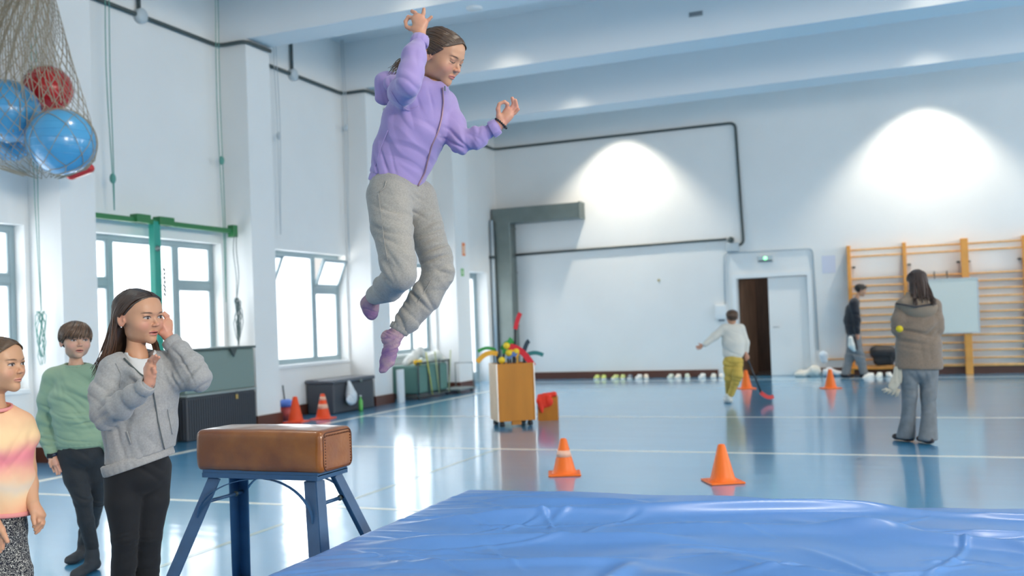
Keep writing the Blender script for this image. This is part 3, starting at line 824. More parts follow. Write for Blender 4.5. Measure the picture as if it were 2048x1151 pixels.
# wall marks and notices
t = B().box(XP, XP + .004, 17.36, 17.50, 2.66, 2.92).build('fire_notice', mat('orange_notice', (.85, .22, .06), .5)); tag(t, 'orange red fire notice on the farthest pillar, above the green one', 'sign')
B().box(XP + .004, XP + .006, 17.385, 17.475, 2.70, 2.86).build('printed_symbol', mat('cream_print', (.85, .55, .35), .5), t)
t = B().box(XP, XP + .004, 17.27, 17.40, 2.25, 2.40).build('exit_notice', mat('green_notice', (.10, .42, .10), .5)); tag(t, 'small green escape notice on the farthest pillar', 'sign')
B().box(XP + .004, XP + .006, 17.30, 17.36, 2.28, 2.37).build('printed_symbol', mat('pale_print', (.6, .75, .5), .5), t)
t = B().box(-1.42, -1.16, YB - .004, YB, 2.05, 2.40).build('wall_notice', mat('faded_paper', (.66, .68, .80), .7)); tag(t, 'faded paper sheet taped to the back wall right of the doorway', 'paper')
t = thing('wall_vent', 'small grey ventilation grille on the white beam at upper right', 'grille', (-2.55, 13.77, 5.62))
B().box(-.10, .10, -.015, 0, -.035, .035, .003).build('vent_frame', mat('grey_vent', (.42, .45, .47), .5), t)
m = B()
for k in range(7): m.box(-.085 + k * .026, -.07 + k * .026, -.02, -.015, -.025, .025)
m.build('vent_slot', mat('dark_vent', (.16, .18, .2), .5), t)
t = B().lathe([(.001, 0), (.03, 0), (.03, .012), (.001, .012)], n=12).build('wall_plug', mat('brass_plug', (.45, .38, .2), .5)); t.matrix_world = Matrix.Translation((-4.77, YB, 2.08)) @ Matrix.Rotation(math.pi / 2, 4, 'X'); tag(t, 'small yellowish plug on the bare back wall', 'plug')

# ------------------------------------------------------------------ wall bars with whiteboard
wood = mat('varnished_pine', (.78, .42, .14), .38, coat=.3, var=.12, var_scale=6, stretch=(2, 2, 2))
woodd = mat('orange_beech', (.75, .31, .045), .38, coat=.3, var=.1, var_scale=5)
t = thing('wall_bars', 'wide pine wall bars covering the right end of the back wall', 'climbing bars', (0, YB, 0))
for x in (-.90, .12, 1.15, 2.19, 3.23):
    B().box(x - .035, x + .035, -.19, -.0, .14, 2.56, .006).build('upright', woodd, t)
for xa, xb in ((-.90, .12), (.12, 1.15), (1.15, 2.19), (2.19, 3.23)):
    for z in (2.47, 2.34, 1.90, 1.755, 1.61, 1.465, 1.32, 1.175, 1.03, .885, .74, .595, .45, .305, .17):
        zz = .036 if z > .2 else .05
        B().box(xa + .036, xb - .036, -.155, -.115, z - zz / 2, z + zz / 2, .006).build('rung', wood, t)
for x in (-.82, .20, 1.07, 1.25, 2.11):
    B().box(x - .03, x + .03, -.05, 0, 2.12, 2.15).build('bracket', con, t)
t = thing('bench_post', 'thick upright wooden post standing in front of the wall bars', 'post', (1.165, YB - .33, 0))
B().box(-.065, .065, -.05, .05, 0, 2.56, .008).build('post', woodd, t)
t = thing('whiteboard', 'blank whiteboard hooked onto the wall bars', 'board', (.85, YB - .42, 1.30))
B().box(-.56, .50, .0, .02, -.50, .50, .004).build('panel', mat('whiteboard_surface', (.66, .69, .64), .25), t)
m = B(); m.box(-.58, -.56, -.006, .026, -.52, .52); m.box(.50, .52, -.006, .026, -.52, .52); m.box(-.56, .50, -.006, .026, -.52, -.50); m.box(-.56, .50, -.006, .026, .50, .52)
m.build('board_frame', mat('silver_frame', (.5, .55, .58), .35, .6), t)
for x in (-.22, .0): B().tube([(x, 0.01, .5), (x, .02, .66), (x, .26, .66), (x, .27, .60)], .008, 6).build('hook', con, t, True)
t = thing('low_bench', 'low wooden bench below the wall bars behind the man', 'bench', (-.55, YB - .35, 0))
B().box(-.42, .50, -.12, .12, .13, .165, .008).build('seat', woodd, t)
for x in (-.36, .44): B().box(x - .03, x + .03, -.11, .11, 0, .13, .004).build('leg', woodd, t)
t = thing('wall_shelf_strip', 'short wooden strip on the wall between doorway and wall bars', 'strip', (-1.2, YB, .32))
B().box(-.28, .29, -.05, 0, -.012, .012, .003).build('strip', wood, t)

def lump(name, prims, m, res=.02, parent=None, folds=(), label=None, sm=2, seed=1):
    v, q = sdf_mesh(prims, res); v = smooth_mesh(v, q, sm)
    if folds: v = fold(v, vnormals(v, q), folds, seed)
    if parent is not None: return np_mesh(name, v, q, m, parent, label=label)
    c = V3((v[:, 0].min() + v[:, 0].max()) / 2, (v[:, 1].min() + v[:, 1].max()) / 2, v[:, 2].min())
    o = np_mesh(name, v - c, q, m); o.location = c; return o
blackcloth = mat('black_nylon', (.018, .018, .022), .6, bump=.3, bump_scale=30)
t = thing('sports_bag', 'black sports bag propped on the low bench beside the man', 'bag', (-.33, YB - .35, .19))
lump('bag_body', [u_(econe((-.46, YB - .36, .46), (-.20, YB - .35, .42), (.13, .13), (.12, .15), (0, 1, 0)), .02), u_(econe((-.44, YB - .36, .28), (-.24, YB - .35, .30), (.10, .09), (.10, .10), (0, 1, 0)), .03), u_(cone((-.14, YB - .36, .40), (-.19, YB - .38, .24), .05, .04), .03)], blackcloth, .02, t, [(V3(-.3, YB - .5, .4), .4, (0, .3, 1), .08, .012)])
B().strap([(.10, -.12, .22), (.17, -.17, .05), (.16, -.18, -.10), (.12, -.17, -.17)], .05, .012, (0, 1, 0)).build('strap', blackcloth, t)

# ------------------------------------------------------------------ shoes lined up along the back wall
def shoe(x, y, rz, col, label, group=None, sole=(.75, .75, .72), s=1.0):
    t = thing('sneaker', label, 'shoe', (x, y, 0), rz, group)
    L, W = .13 * s, .047 * s
    m1 = mat('shoe_fabric', col, .7); m2 = mat('shoe_sole', sole, .6)
    pr = [u_(econe((0, -L * .62, .045 * s), (0, L * .55, .035 * s), (W, .035 * s), (W * 1.1, .026 * s), (1, 0, 0)), .02), u_(econe((0, -L * .55, .06 * s), (0, -L * .15, .075 * s), (W * .82, .035 * s), (W * .8, .028 * s), (1, 0, 0)), .03), s_(ell((0, -L * .42, .115 * s), (W * .6, L * .36, .045 * s)), .012)]
    v, q = sdf_mesh(pr, .009); v[:, 2] = np.maximum(v[:, 2], .018); v = smooth_mesh(v, q, 1)
    o = np_mesh('upper', v, q, m1); o.parent = t
    B().lathe([(.001, 0), (W * 1.12, 0), (W * 1.2, .012), (W * 1.1, .026), (.001, .026)], n=20, sy=2.75).build('sole', m2, t, True)
    B().tube([(-W * .4, L * .1, .075 * s), (W * .4, L * .2, .068 * s), (-W * .4, L * .3, .063 * s), (W * .4, L * .4, .058 * s)], .005, 5).build('laces', m2, t, True)
    return t
yg = (.52, .60, .12); wh = (.72, .72, .70); dk = (.10, .13, .18)
SH = [(-6.14, yg, 'yellow green sneaker by the brown skirting, far left of the row'), (-5.98, yg, 'second yellow green sneaker from the left of the row'), (-5.72, (.55, .6, .22), 'yellow green sneaker beside the dark one'), (-5.56, (.50, .58, .2), 'yellow green sneaker touching the dark sneaker on its left'),
      (-5.40, dk, 'dark blue sneaker in the row by the skirting'), (-5.20, wh, 'white sneaker just right of the dark blue one'), (-5.05, (.72, .62, .50), 'cream sneaker beside the white one, near the dark blue sneaker'),
      (-4.52, (.55, .62, .55), 'pale green marked sneaker left of the big gap'), (-4.36, (.74, .66, .58), 'cream sneaker in the middle of the right cluster'), (-4.17, (.50, .58, .50), 'greyish green sneaker at the right of the middle cluster'),
      (-3.86, wh, 'white sneaker, left one of the pair at the skirting end'), (-3.62, (.70, .68, .62), 'off white sneaker at the very end of the skirting'), (-3.47, wh, 'white sneaker tucked against the last off white one')]
for i, (x, c, l) in enumerate(SH):
    shoe(x, 19.93 - .02 * (i % 3), math.pi + .25 * math.sin(i * 2.3), c, l, 'sneakers along the back wall')
# pale clothes and shoes by the doorway
pale = mat('pale_fabric', (.68, .67, .62), .85, bump=.3, bump_scale=25)
o = lump('clothes_pile', [u_(ell((-1.80, 19.98, .06), (.20, .12, .08)), .05), u_(ell((-1.64, 19.96, .10), (.14, .11, .12)), .05), u_(ell((-1.90, 19.9, .04), (.12, .09, .05)), .05), s_(hspace((0, 0, .002), (0, 0, -1), (-2.3, 19.6, -.2), (-1.3, 20.2, .0)), 0)], pale, .02, folds=[(V3(-1.75, 19.97, .1), .4, (1, 0, .5), .08, .015)])
tag(o, 'heap of cream clothing on the floor just right of the door', 'clothes')
o = lump('clothes_pile', [u_(ell((-1.34, 19.96, .07), (.15, .12, .10)), .05), u_(ell((-1.20, 19.95, .05), (.13, .1, .06)), .05), s_(hspace((0, 0, .002), (0, 0, -1), (-2.3, 19.6, -.2), (-1.0, 20.2, .0)), 0)], mat('white_fabric', (.72, .73, .76), .85), .02, folds=[(V3(-1.35, 19.97, .1), .4, (1, .3, .5), .07, .015)])
tag(o, 'white bundle of clothing on the floor behind the right far cone', 'clothes')
o = lump('clothes_pile', [u_(ell((-1.45, 20.08, .40), (.09, .07, .10)), .03), u_(ell((-1.44, 20.08, .30), (.07, .06, .06)), .03)], mat('blue_white_fabric', (.62, .70, .78), .85), .02)
tag(o, 'small pale cloth hanging on the wall strip by the doorway', 'cloth')
shoe(-.60, 19.36, 2.4, wh, 'white sneaker on the floor beside the man\'s leading foot', 'sneakers beside the man')
shoe(-.42, 19.47, 2.9, (.72, .75, .70), 'white sneaker in front of the black bag, left one', 'sneakers beside the man')
shoe(-.24, 19.50, 3.4, wh, 'white sneaker in front of the black bag, right one', 'sneakers beside the man')

# ------------------------------------------------------------------ cones
orange = mat('orange_plastic', (.95, .165, .008), .42, sss=0)
redor = mat('red_orange_plastic', (.90, .075, .008), .42)
band = mat('pale_reflective_band', (.90, .50, .35), .5)
def cone_thing(x, y, h, w, label, m=orange, stripes=0, rz=.5, group=None):
    t = thing('traffic_cone', label, 'cone', (x, y, 0), rz, group)
    r0, r1 = w * .33, w * .105
    B().lathe([(r0 * 1.25, .012), (r0 * 1.08, .03), (r0, .05), (r1 * 1.05, h - .012), (r1 * .8, h), (r1 * .5, h + .001), (r1 * .45, h - .03)], n=32).build('cone_body', m, t, 'auto')
    b = B().box(-w / 2, w / 2, -w / 2, w / 2, 0, .016, .012); b.build('base', m, t)
    def rad(z): return r0 + (r1 * 1.05 - r0) * (z - .05) / (h - .062)
    for (a, c) in ([(.50, .68)] if stripes == 1 else [(.42, .60), (.76, .90)] if stripes else []):
        B().lathe([(rad(a * h) + .0015, a * h), (rad(c * h) + .0015, c * h)], n=32).build('band', band, t, True, label='pale band')
    return t
cone_thing(-2.655, 7.60, .30, .27, 'orange cone with pale band, left one of the two just beyond the mat', stripes=1, rz=.35)
cone_thing(-1.315, 7.44, .29, .27, 'plain orange cone, right one of the two just beyond the mat', rz=.5)
cone_thing(-2.51, 16.85, .32, .27, 'orange cone on the floor in front of the doorway', rz=.5)
cone_thing(-1.12, 16.75, .32, .27, 'orange cone on the floor between doorway and man', rz=.6)
cone_thing(-7.93, 11.35, .36, .30, 'red orange cone at the left wall, nearer of two by the pillar', redor, rz=.2)
cone_thing(-7.77, 11.80, .36, .30, 'banded red orange cone at the left wall beside the dark chest', redor, 2, rz=.2)
t = thing('toy_bucket', 'small blue and red toy bucket tucked behind the pillar beside the cones', 'bucket', (-8.28, 11.62, 0))
B().lathe([(.001, 0), (.075, 0), (.09, .19), (.001, .19)]).build('bucket_body', mat('red_plastic', (.7, .12, .10), .4), t, True)
B().lathe([(.06, .19), (.11, .20), (.11, .27), (.05, .30), (.001, .30)]).build('lid', mat('blue_plastic', (.12, .25, .75), .4), t, True)
B().tube([(-.02, 0, .29), (-.05, .01, .50)], .012, 6).build('handle', con, t, True)

# ------------------------------------------------------------------ dark storage chests
dark = mat('charcoal_plastic', (.055, .062, .075), .5, bump=.1)
darkt = mat('charcoal_lid', (.10, .11, .13), .35)
sage = mat('grey_green_panel', (.20, .27, .25), .32)
t = thing('storage_chest', 'large two tone storage chest with grey green upper half by the second pillar', 'chest', (-8.20, 9.83, 0))
m = B(); m.box(-.25, .25, -.66, .66, 0, .53, .02)
for k in range(30): m.box(.25, .262, -.63 + k * .043, -.605 + k * .043, .03, .50)
for k in range(10): m.box(-.23 + k * .046, -.21 + k * .046, -.672, -.66, .03, .5)
m.build('chest_body', dark, t)
B().box(-.25, .25, -.66, .66, .56, 1.08, .02).build('upper_panel', sage, t, label='grey green upper section')
B().box(-.26, .268, -.67, .67, .53, .56, .006).build('seam_rail', mat('grey_rail', (.30, .34, .33), .4), t)
B().box(-.26, .27, -.68, .68, 1.08, 1.11, .008).build('lid', mat('dark_sage', (.07, .10, .095), .4), t)
m = B().add([(.272, .13, 1.09), (.272, .27, 1.09), (.272, .20, .98), (.29, .13, 1.09), (.29, .27, 1.09), (.29, .20, .98)], [(0, 1, 2), (5, 4, 3), (0, 3, 4, 1), (1, 4, 5, 2), (2, 5, 3, 0)]); m.build('latch', con, t)
pl = B().box(.27, .29, .22, .26, .44, .50, .006).build('padlock', mat('brass', (.6, .45, .18), .3, .8), t)
B().tube([(.28, .225, .50), (.28, .225, .54), (.28, .255, .54), (.28, .255, .50)], .005, 6).build('shackle', galv, pl, True)
t = thing('storage_chest', 'dark ribbed storage chest behind the girl in the grey hoodie', 'chest', (-8.20, 8.52, 0))
m = B(); m.box(-.25, .25, -.48, .48, 0, .60, .02)
for k in range(21): m.box(.25, .262, -.45 + k * .043, -.425 + k * .043, .03, .57)
m.build('chest_body', dark, t); B().box(-.26, .26, -.49, .49, .60, .64, .01).build('lid', darkt, t)
t = thing('storage_chest', 'low dark storage chest below the second window with a white bag hooked on', 'chest', (-8.22, 13.02, 0))
B().box(-.24, .24, -.60, .60, 0, .46, .025).build('chest_body', dark, t)
B().box(-.26, .26, -.62, .62, .46, .52, .02).build('lid', darkt, t)
B().lathe([(.001, 0), (.028, 0), (.028, .02), (.001, .02)], n=16).build('lock', galv, t, True).matrix_local = Matrix.Translation((.262, .15, .46)) @ Matrix.Rotation(math.pi / 2, 4, 'Y')
o = lump('plastic_bag', [u_(cone((-7.93, 12.78, .46), (-7.90, 12.78, .28), .03, .085), .05), u_(ell((-7.89, 12.76, .20), (.06, .14, .09)), .05)], mat('white_plastic_film', (.70, .74, .78), .3, bump=.5, bump_scale=18), .014, folds=[(V3(-7.9, 12.78, .25), .3, (0, 1, .3), .05, .012)])
tag(o, 'white plastic bag hanging on the front of the low dark chest', 'bag')
t = thing('plastic_bottle', 'green plastic bottle on the floor beside the white plastic bag', 'bottle', (-7.86, 12.99, 0.001))
B().lathe([(.001, 0), (.032, 0), (.034, .04), (.034, .15), (.014, .19), (.014, .22), (.001, .22)]).build('bottle_body', mat('green_plastic', (.12, .5, .08), .3), t, True); B().lathe([(.001, .22), (.017, .22), (.017, .24), (.001, .24)]).build('cap', whitem, t, True)
# folded white panel against pillar, cart full of sticks and nets
o = B().obox((-7.93, 14.42, .28), (0, 1, 0), (1, 0, .03), (0, 0, 1), .10, .02, .28).build('leaning_board', whitem); tag(o, 'narrow white panel leaning against the third pillar', 'panel')
teal = mat('teal_canvas', (.10, .22, .19), .6, bump=.3, bump_scale=12)
t = thing('equipment_cart', 'green canvas cart of sports gear below the third window', 'cart', (-8.05, 15.45, 0))
m = B(); m.box(-.30, .22, -.60, .62, .10, .60, .04); m.build('canvas_box', teal, t)
m = B()
for y in (-.60, -.20, .22, .62): m.tube([(.24, y, .04), (.24, y, .66)], .016, 6)
m.tube([(.24, -.62, .64), (.24, .64, .64)], .016, 6); m.tube([(.24, -.62, .06), (.24, .64, .06)], .016, 6); m.tube([(-.28, -.6, .06), (.24, -.6, .06)], .014, 6); m.tube([(-.28, .62, .06), (.24, .62, .06)], .014, 6)
m.build('tube_frame', con, t, True)
for y in (-.55, .57): B().lathe([(.001, 0), (.04, 0), (.04, .03), (.001, .03)], n=14).build('wheel', blackcloth, t, True).matrix_local = Matrix.Translation((.20, y, .04)) @ Matrix.Rotation(math.pi / 2, 4, 'Y')
for k, (a, b_, c, l) in enumerate([((-8.1, 14.95, .64), (-8.0, 15.30, .84), (.75, .75, .72), 'bundled white net at the left on the green cart'), ((-8.05, 15.5, .66), (-8.0, 16.0, .74), (.70, .72, .68), 'bundled white net at the right on the green cart')]):
    o = lump('folded_net', [u_(cone(a, b_, .07, .09), .03), u_(cone(V3(*b_) , V3(*b_) + V3(.12, .05, -.12), .06, .05), .04)], mat('white_netting', c, .8, bump=.6, bump_scale=30), .02, folds=[(V3(*b_), .5, (.3, 1, .2), .06, .02)]); tag(o, l, 'net')
for k, (y, c, l) in enumerate([(14.92, (.85, .50, .03), 'deep yellow foam ball on the near end of the green cart'), (14.98, (.85, .62, .05), 'pale yellow foam ball beside the deeper yellow one on the green cart')]):
    o = B().ball((-7.88, y + .07 * k, .65), .05).build('foam_ball', mat('yellow_foam', c, .7), None, True); tag(o, l, 'ball')
for k, (y0, y1, c) in enumerate([(15.35, 15.15, (.6, .6, .15)), (15.62, 15.50, (.5, .55, .3)), (16.02, 16.15, (.45, .5, .3))]):
    o = B().tube([(-7.80, y0, .06), (-7.80, y1, .82)], .014, 6).build('floorball_stick', mat('stick_shaft', c, .4), None, True); tag(o, ['thin yellow stick leaning on the cart, nearest', 'thin pale stick leaning on the middle of the cart', 'thin greenish stick at the far end of the cart'][k], 'stick')
t = thing('folded_trolley', 'flat grey metal trolley base on the floor beyond the green cart', 'trolley', (-7.85, 16.45, 0))
B().box(-.25, .22, -.3, .45, .06, .09, .01).build('platform', galv, t)
for y in (-.22, .36): B().ball((.15, y, .031), .03, 10, 8).build('caster', con, t, True)
B().tube([(-.2, .40, .09), (-.2, .40, .55), (.18, .40, .55), (.18, .40, .09)], .014, 6).build('handle', galv, t, True)

# ------------------------------------------------------------------ green bar frame, ropes
green = mat('green_enamel', (.025, .18, .055), .4)
tealp = mat('teal_enamel', (.02, .30, .23), .4)
t = thing('gymnastics_bar_frame', 'green steel cross bar and post standing in front of the first window', 'bar frame', (-8.27, 9.08, 0))
B().box(-.035, .035, -1.14, 1.48, 2.62, 2.68, .008).build('crossbar', green, t)
B().box(-.05, .07, -.35, -.13, 2.62, 2.72, .006).build('bar_clamp', green, t); B().box(-.05, .07, .02, .27, 2.62, 2.72, .006).build('bar_clamp', green, t)
B().box(-.045, .045, -.06, .05, 0, 2.66, .008).build('post', tealp, t)
B().box(-.04, .06, 1.40, 1.49, 2.57, 2.73, .006).build('end_bracket', green, t)
m = B()
for k in range(7): m.tube([(.05 + .01 * (k % 2), .07 + .012 * math.sin(k), 2.10 - k * .05), (.055, .085 - .012 * math.sin(k), 2.06 - k * .05)], .014, 6)
m.build('chain', con, t, True, label='dark chain on the post')
B().ball((.05, -.02, 2.33), .035).build('pulley', galv, t, True)
ropeg = mat('green_cord', (.12, .33, .28), .8)
roped = mat('dark_cord', (.12, .17, .17), .8)
def rope(label, x, y, z0, z1, m, r=.008, knot=None, sway=.03, loops=0, seed=0):
    rng = random.Random(seed)
    t = thing('hanging_cord', label, 'cord', (x, y, z1))
    mb = B()
    for s in (-1, 1):
        pts = [(s * .018 * (1 - i / 8) + sway * math.sin(i * .9 + seed) * .5, s * .02 * math.sin(i / 8 * 3.1), -(z1 - z0) * i / 8) for i in range(9)]
        mb.tube(pts, r, 6)
    mb.build('cord', m, t, True)
    if knot:
        k = B(); k.ball((sway * .2, 0, -(z1 - knot)), .035, 8, 8, .06); k.build('knot', m, t, True)
    if loops:
        k = B()
        for j in range(loops):
            a = rng.uniform(0, 6); w = rng.uniform(.012, .05); h = rng.uniform(.25, .72); ph_ = rng.uniform(0, 6)
            pts = [(w * math.cos(a) * math.sin(q) + .02 * math.sin(3 * q + ph_) + rng.uniform(-.01, .01), w * math.sin(a) * math.sin(q) + .025 * math.sin(2 * q + ph_) + rng.uniform(-.012, .012), -(z1 - z0) - h * (1 - math.cos(q)) / 2) for q in np.linspace(0, 2 * math.pi, 12)]
            k.tube(pts, r * .9, 5)
        k.build('coiled_end', m, t, True)
    return t
rope('thin green cord with a knot hanging left of the green cross bar', -8.2, 8.36, 2.72, CEIL, ropeg, .006, knot=3.08, seed=1)
rope('thin green cord hanging at the near side of the second pillar', -8.35, 10.45, 1.7, CEIL, ropeg, .006, knot=3.6, seed=2)
rope('dark looped cord bundle hanging beside the second pillar', -8.2, 10.50, 1.75, 2.6, roped, .006, loops=7, seed=3)
rope('faint grey cord hanging beyond the second pillar', -8.35, 11.75, 2.7, CEIL, boxm, .006, knot=4.15, seed=4)
rope('grey cord hanging near the third pillar behind the jumping girl', -8.35, 13.62, 2.4, CEIL, boxm, .007, knot=4.6, seed=5)
rope('long cord with a tangled bundle left of the first pillar', -8.2, 7.33, 1.58, CEIL, ropeg, .004, loops=6, seed=6)

# ------------------------------------------------------------------ wooden crate of floorball sticks
ply = mat('orange_plywood', (.56, .20, .014), .6, coat=0, var=.12, var_scale=2.2, stretch=(3, 3, .5))
plyl = mat('pale_plywood', (.80, .56, .36), .5, var=.06)
CR = math.radians(36); cc = (-4.57, 11.19, 0)
t = thing('stick_crate', 'tall plywood crate on casters holding coloured floorball sticks', 'crate', cc, CR)
m = B(); m.box(-.235, .235, -.225, -.205, .07, .78, .003); m.box(-.235, .235, .205, .225, .07, .78, .003); m.box(.215, .235, -.205, .205, .07, .78, .003); m.box(-.215, .215, -.205, .205, .07, .09)
m.build('panel', ply, t); B().box(-.237, -.217, -.223, .223, .068, .782, .003).build('panel', plyl, t, label='pale plywood side panel')
alu = mat('aluminium_edge', (.6, .6, .6), .35, .7)
B().box(-.242, -.233, -.235, -.224, .07, .78).build('edge_strip', alu, t); B().box(.233, .242, -.235, -.224, .07, .78).build('edge_strip', alu, t)
for x in (-.18, .18):
    for y in (-.17, .17): B().lathe([(.001, 0), (.034, .006), (.034, .045), (.02, .07), (.001, .07)], n=12).build('caster', blackcloth, t, True).location = (x, y, 0)
B().box(-.06, .06, -.2, -.16, .02, .07).build('brake', ply, t)
def cw(x, y, z):
    c, s = math.cos(CR), math.sin(CR); return V3(cc[0] + c * x - s * y, cc[1] + s * x + c * y, z)
def stick(foot, top, bdir, col, label, shaft=(.02, .02, .025), bl=.24, drop=.10, fat=.018, hgt=.055):
    t = thing('floorball_stick', label, 'stick', tuple(foot), 0, 'floorball sticks in the crate')
    f0 = V3(*foot); mm = B(); mm.tube([V3(0, 0, 0), V3(*top) - f0], .012, 7); mm.build('shaft', mat('stick_shaft', shaft, .4), t, True)
    p0 = V3(*top) - f0; bd = unit(V3(*bdir)); side = unit(np.cross(bd, (0, 0, 1)))
    pts = [p0 + bd * bl * q + V3(0, 0, .035 * math.sin(q * 2.6) - drop * q * q) for q in np.linspace(0, 1, 8)]
    mm = B(); mm.strap(pts, fat, hgt, side); mm.build('blade', mat('blade_plastic', col, .35), t, 'auto', label='coloured blade')
rd, gn, yl, og, tq = (.75, .012, .03), (.03, .32, .06), (.90, .60, .02), (.95, .45, .03), (.03, .22, .22)
R_ = RCW[:, 0]
stick(cw(.05, .1, .10), cw(.10, .10, 1.20), R_ * .35 + V3(0, 0, .9) , rd, 'floorball stick with red blade standing tallest in the crate', bl=.20, drop=.0)
stick(cw(0, .1, .10), cw(.08, .12, 1.02), -R_, gn, 'floorball stick with green blade just below the tallest red one', bl=.16)
stick(cw(.05, 0, .10), cw(-.03, -.05, .99), R_ + V3(0, 0, -.35), rd, 'floorball stick with wide red blade drooping over the crate\'s right half', bl=.32, drop=.16, hgt=.075)
stick(cw(-.05, 0, .10), cw(-.17, -.02, .90), -R_, og, 'floorball stick with orange yellow blade curling far left', bl=.26, drop=.12, hgt=.06)
stick(cw(-.05, .1, .10), cw(-.18, .05, .95), -R_, gn, 'floorball stick with green blade above the orange one at left', bl=.22, drop=.04, hgt=.04)
stick(cw(-.1, 0, .10), cw(-.10, -.05, .90), R_ * .4 + V3(0, 0, .5), gn, 'floorball stick with green blade rising behind the yellow balls', bl=.17, drop=-.04)
stick(cw(.1, 0, .10), cw(.20, .0, .87), R_, tq, 'floorball stick with dark teal blade pointing right', bl=.22, drop=.02, hgt=.05)
stick(cw(.12, .05, .10), cw(.20, .08, .92), R_ * .5 + V3(0, 0, .8), (.02, .05, .08), 'floorball stick with black forked blade at the right', bl=.13, drop=0)
stick(cw(.0, -.1, .10), cw(.06, -.12, .86), -R_ * .5 + V3(0, 0, .3), og, 'floorball stick with orange blade over the crate\'s front edge', shaft=(.7, .35, .03), bl=.12, drop=.03)
stick(cw(-.03, -.1, .10), cw(-.06, -.1, .84), R_ * .5 + V3(0, 0, .2), (.10, .2, .5), 'floorball stick with blue blade low at the front', bl=.12, drop=.02)
for (x, y, z, l) in [(-.07, -.1, 1.00, 'yellow ball topmost on the sticks in the crate'), (-.05, -.12, .91, 'yellow ball in the middle of the pile on the crate'), (-.15, -.15, .825, 'yellow ball lowest at the crate\'s front edge'), (.05, -.10, .92, 'yellow ball right of centre on the crate')]:
    p = cw(x, y, z); o = B().ball((0, 0, 0), .042).build('foam_ball', mat('yellow_foam', yl, .5), None, True); o.location = p; tag(o, l, 'ball', 'yellow balls on the crate')
t = thing('wooden_box', 'low plywood box beside the tall stick crate', 'box', (-4.33, 11.84, 0), .3)
m = B(); m.box(-.13, .13, -.15, -.135, 0, .30); m.box(-.13, .13, .135, .15, 0, .30); m.box(-.13, -.115, -.135, .135, 0, .30); m.box(.115, .13, -.135, .135, 0, .30); m.box(-.115, .115, -.135, .135, 0, .015); m.build('panel', ply, t)
o = lump('training_vest', [u_(cone((-4.38, 11.70, .31), (-4.20, 11.74, .34), .04, .035), .03), u_(cone((-4.38, 11.66, .26), (-4.34, 11.64, .12), .04, .018), .04), u_(ell((-4.29, 11.67, .25), (.10, .03, .08)), .04)], mat('neon_red_fabric', (.95, .05, .02), .6), .012, folds=[(V3(-4.38, 11.65, .25), .2, (1, 0, .3), .04, .008)])
tag(o, 'neon red training vest hanging over the low plywood box', 'vest')

# ------------------------------------------------------------------ landing mat
MX0, MX1, MY0, MY1, MZ = -1.96, 1.75, 1.15, 4.18, .5
nx, ny = 420, 340
xs = np.linspace(MX0, MX1, nx); ys = np.linspace(MY0, MY1, ny)
X, Y = np.meshgrid(xs, ys, indexing='ij'); P = np.stack([X.ravel(), Y.ravel(), np.zeros(X.size)], 1)
Z = np.full(X.size, MZ)
def ridge(x0, y0, x1, y1, w, h, bow=0.0, amp=1.0):
    d = V3(x1 - x0, y1 - y0, 0); L = np.linalg.norm(d); d /= L; nrm = V3(-d[1], d[0], 0)
    q = P - V3(x0, y0, 0); s = q @ d / L; t = q @ nrm - bow * np.sin(np.clip(s, 0, 1) * math.pi)
    env = np.clip(s * 4, 0, 1) * np.clip((1 - s) * 4, 0, 1); env = env * env * (3 - 2 * env)
    ww = w * (1 + .4 * np.sin(s * 7))
    return 1.45 * h * env * (np.exp(-(t / ww) ** 2) - .55 * np.exp(-((t - ww * 1.5) / ww) ** 2))
Z += ridge(-1.95, 3.35, .2, 4.10, .055, .034, .06) + ridge(-1.9, 3.0, -.6, 3.35, .05, .022, .05) + ridge(-1.7, 2.75, -.7, 3.02, .04, .015)
Z += ridge(-.80, 2.2, -.78, 3.05, .06, .012, .05) + ridge(-.75, 3.2, .6, 2.65, .06, .018, -.06) + ridge(-.5, 3.75, .9, 3.25, .05, .022, -.04)
Z += ridge(-.85, 2.9, .1, 2.35, .05, .016, .05) + ridge(-1.5, 2.4, -.2, 2.2, .05, .018) + ridge(-.2, 2.9, 1.2, 2.8, .05, .017, .04) + ridge(-1.8, 3.9, -.9, 3.98, .04, .016)
Z += ridge(-1.2, 3.45, .9, 3.62, .05, .018, .05) + ridge(-.3, 4.0, 1.0, 3.9, .035, .014)
rng = random.Random(5)
for k in range(120):
    x0 = rng.uniform(MX0, MX1 - .4); y0 = rng.uniform(1.6, MY1 - .1); a = rng.gauss(.15, .45); L = rng.uniform(.25, .8)
    Z += ridge(x0, y0, x0 + L * math.cos(a), y0 + L * math.sin(a), rng.uniform(.008, .019), rng.uniform(.002, .0055), rng.uniform(-.04, .04))
for k in range(26):                                     # tension wrinkles from the left edge seam
    y0 = 1.5 + k * .102; L = rng.uniform(.25, .6)
    Z += ridge(MX0 - .02, y0, MX0 + L, y0 + rng.uniform(.05, .25), .014, rng.uniform(.0015, .004))
Z += .006 * vnoise(P * 3.1, 4) + .010 * vnoise(P * 1.2, 6)
ed = np.minimum(np.minimum(P[:, 0] - MX0, MX1 - P[:, 0]), np.minimum(P[:, 1] - MY0, MY1 - P[:, 1]))
rr = .03; Z -= np.where(ed < rr, rr - np.sqrt(np.maximum(rr * rr - (rr - ed) ** 2, 0)), 0)
me_v = np.stack([P[:, 0], P[:, 1], Z], 1)
I = np.arange(nx * ny).reshape(nx, ny)
Q = np.stack([I[:-1, :-1].ravel(), I[1:, :-1].ravel(), I[1:, 1:].ravel(), I[:-1, 1:].ravel()], 1)
matm = mat('blue_vinyl_tarpaulin', (.105, .25, .58), .36, spec=.5, coat=.4, coat_rough=.24, bump=.10, bump_scale=7, var=.05, var_scale=2)
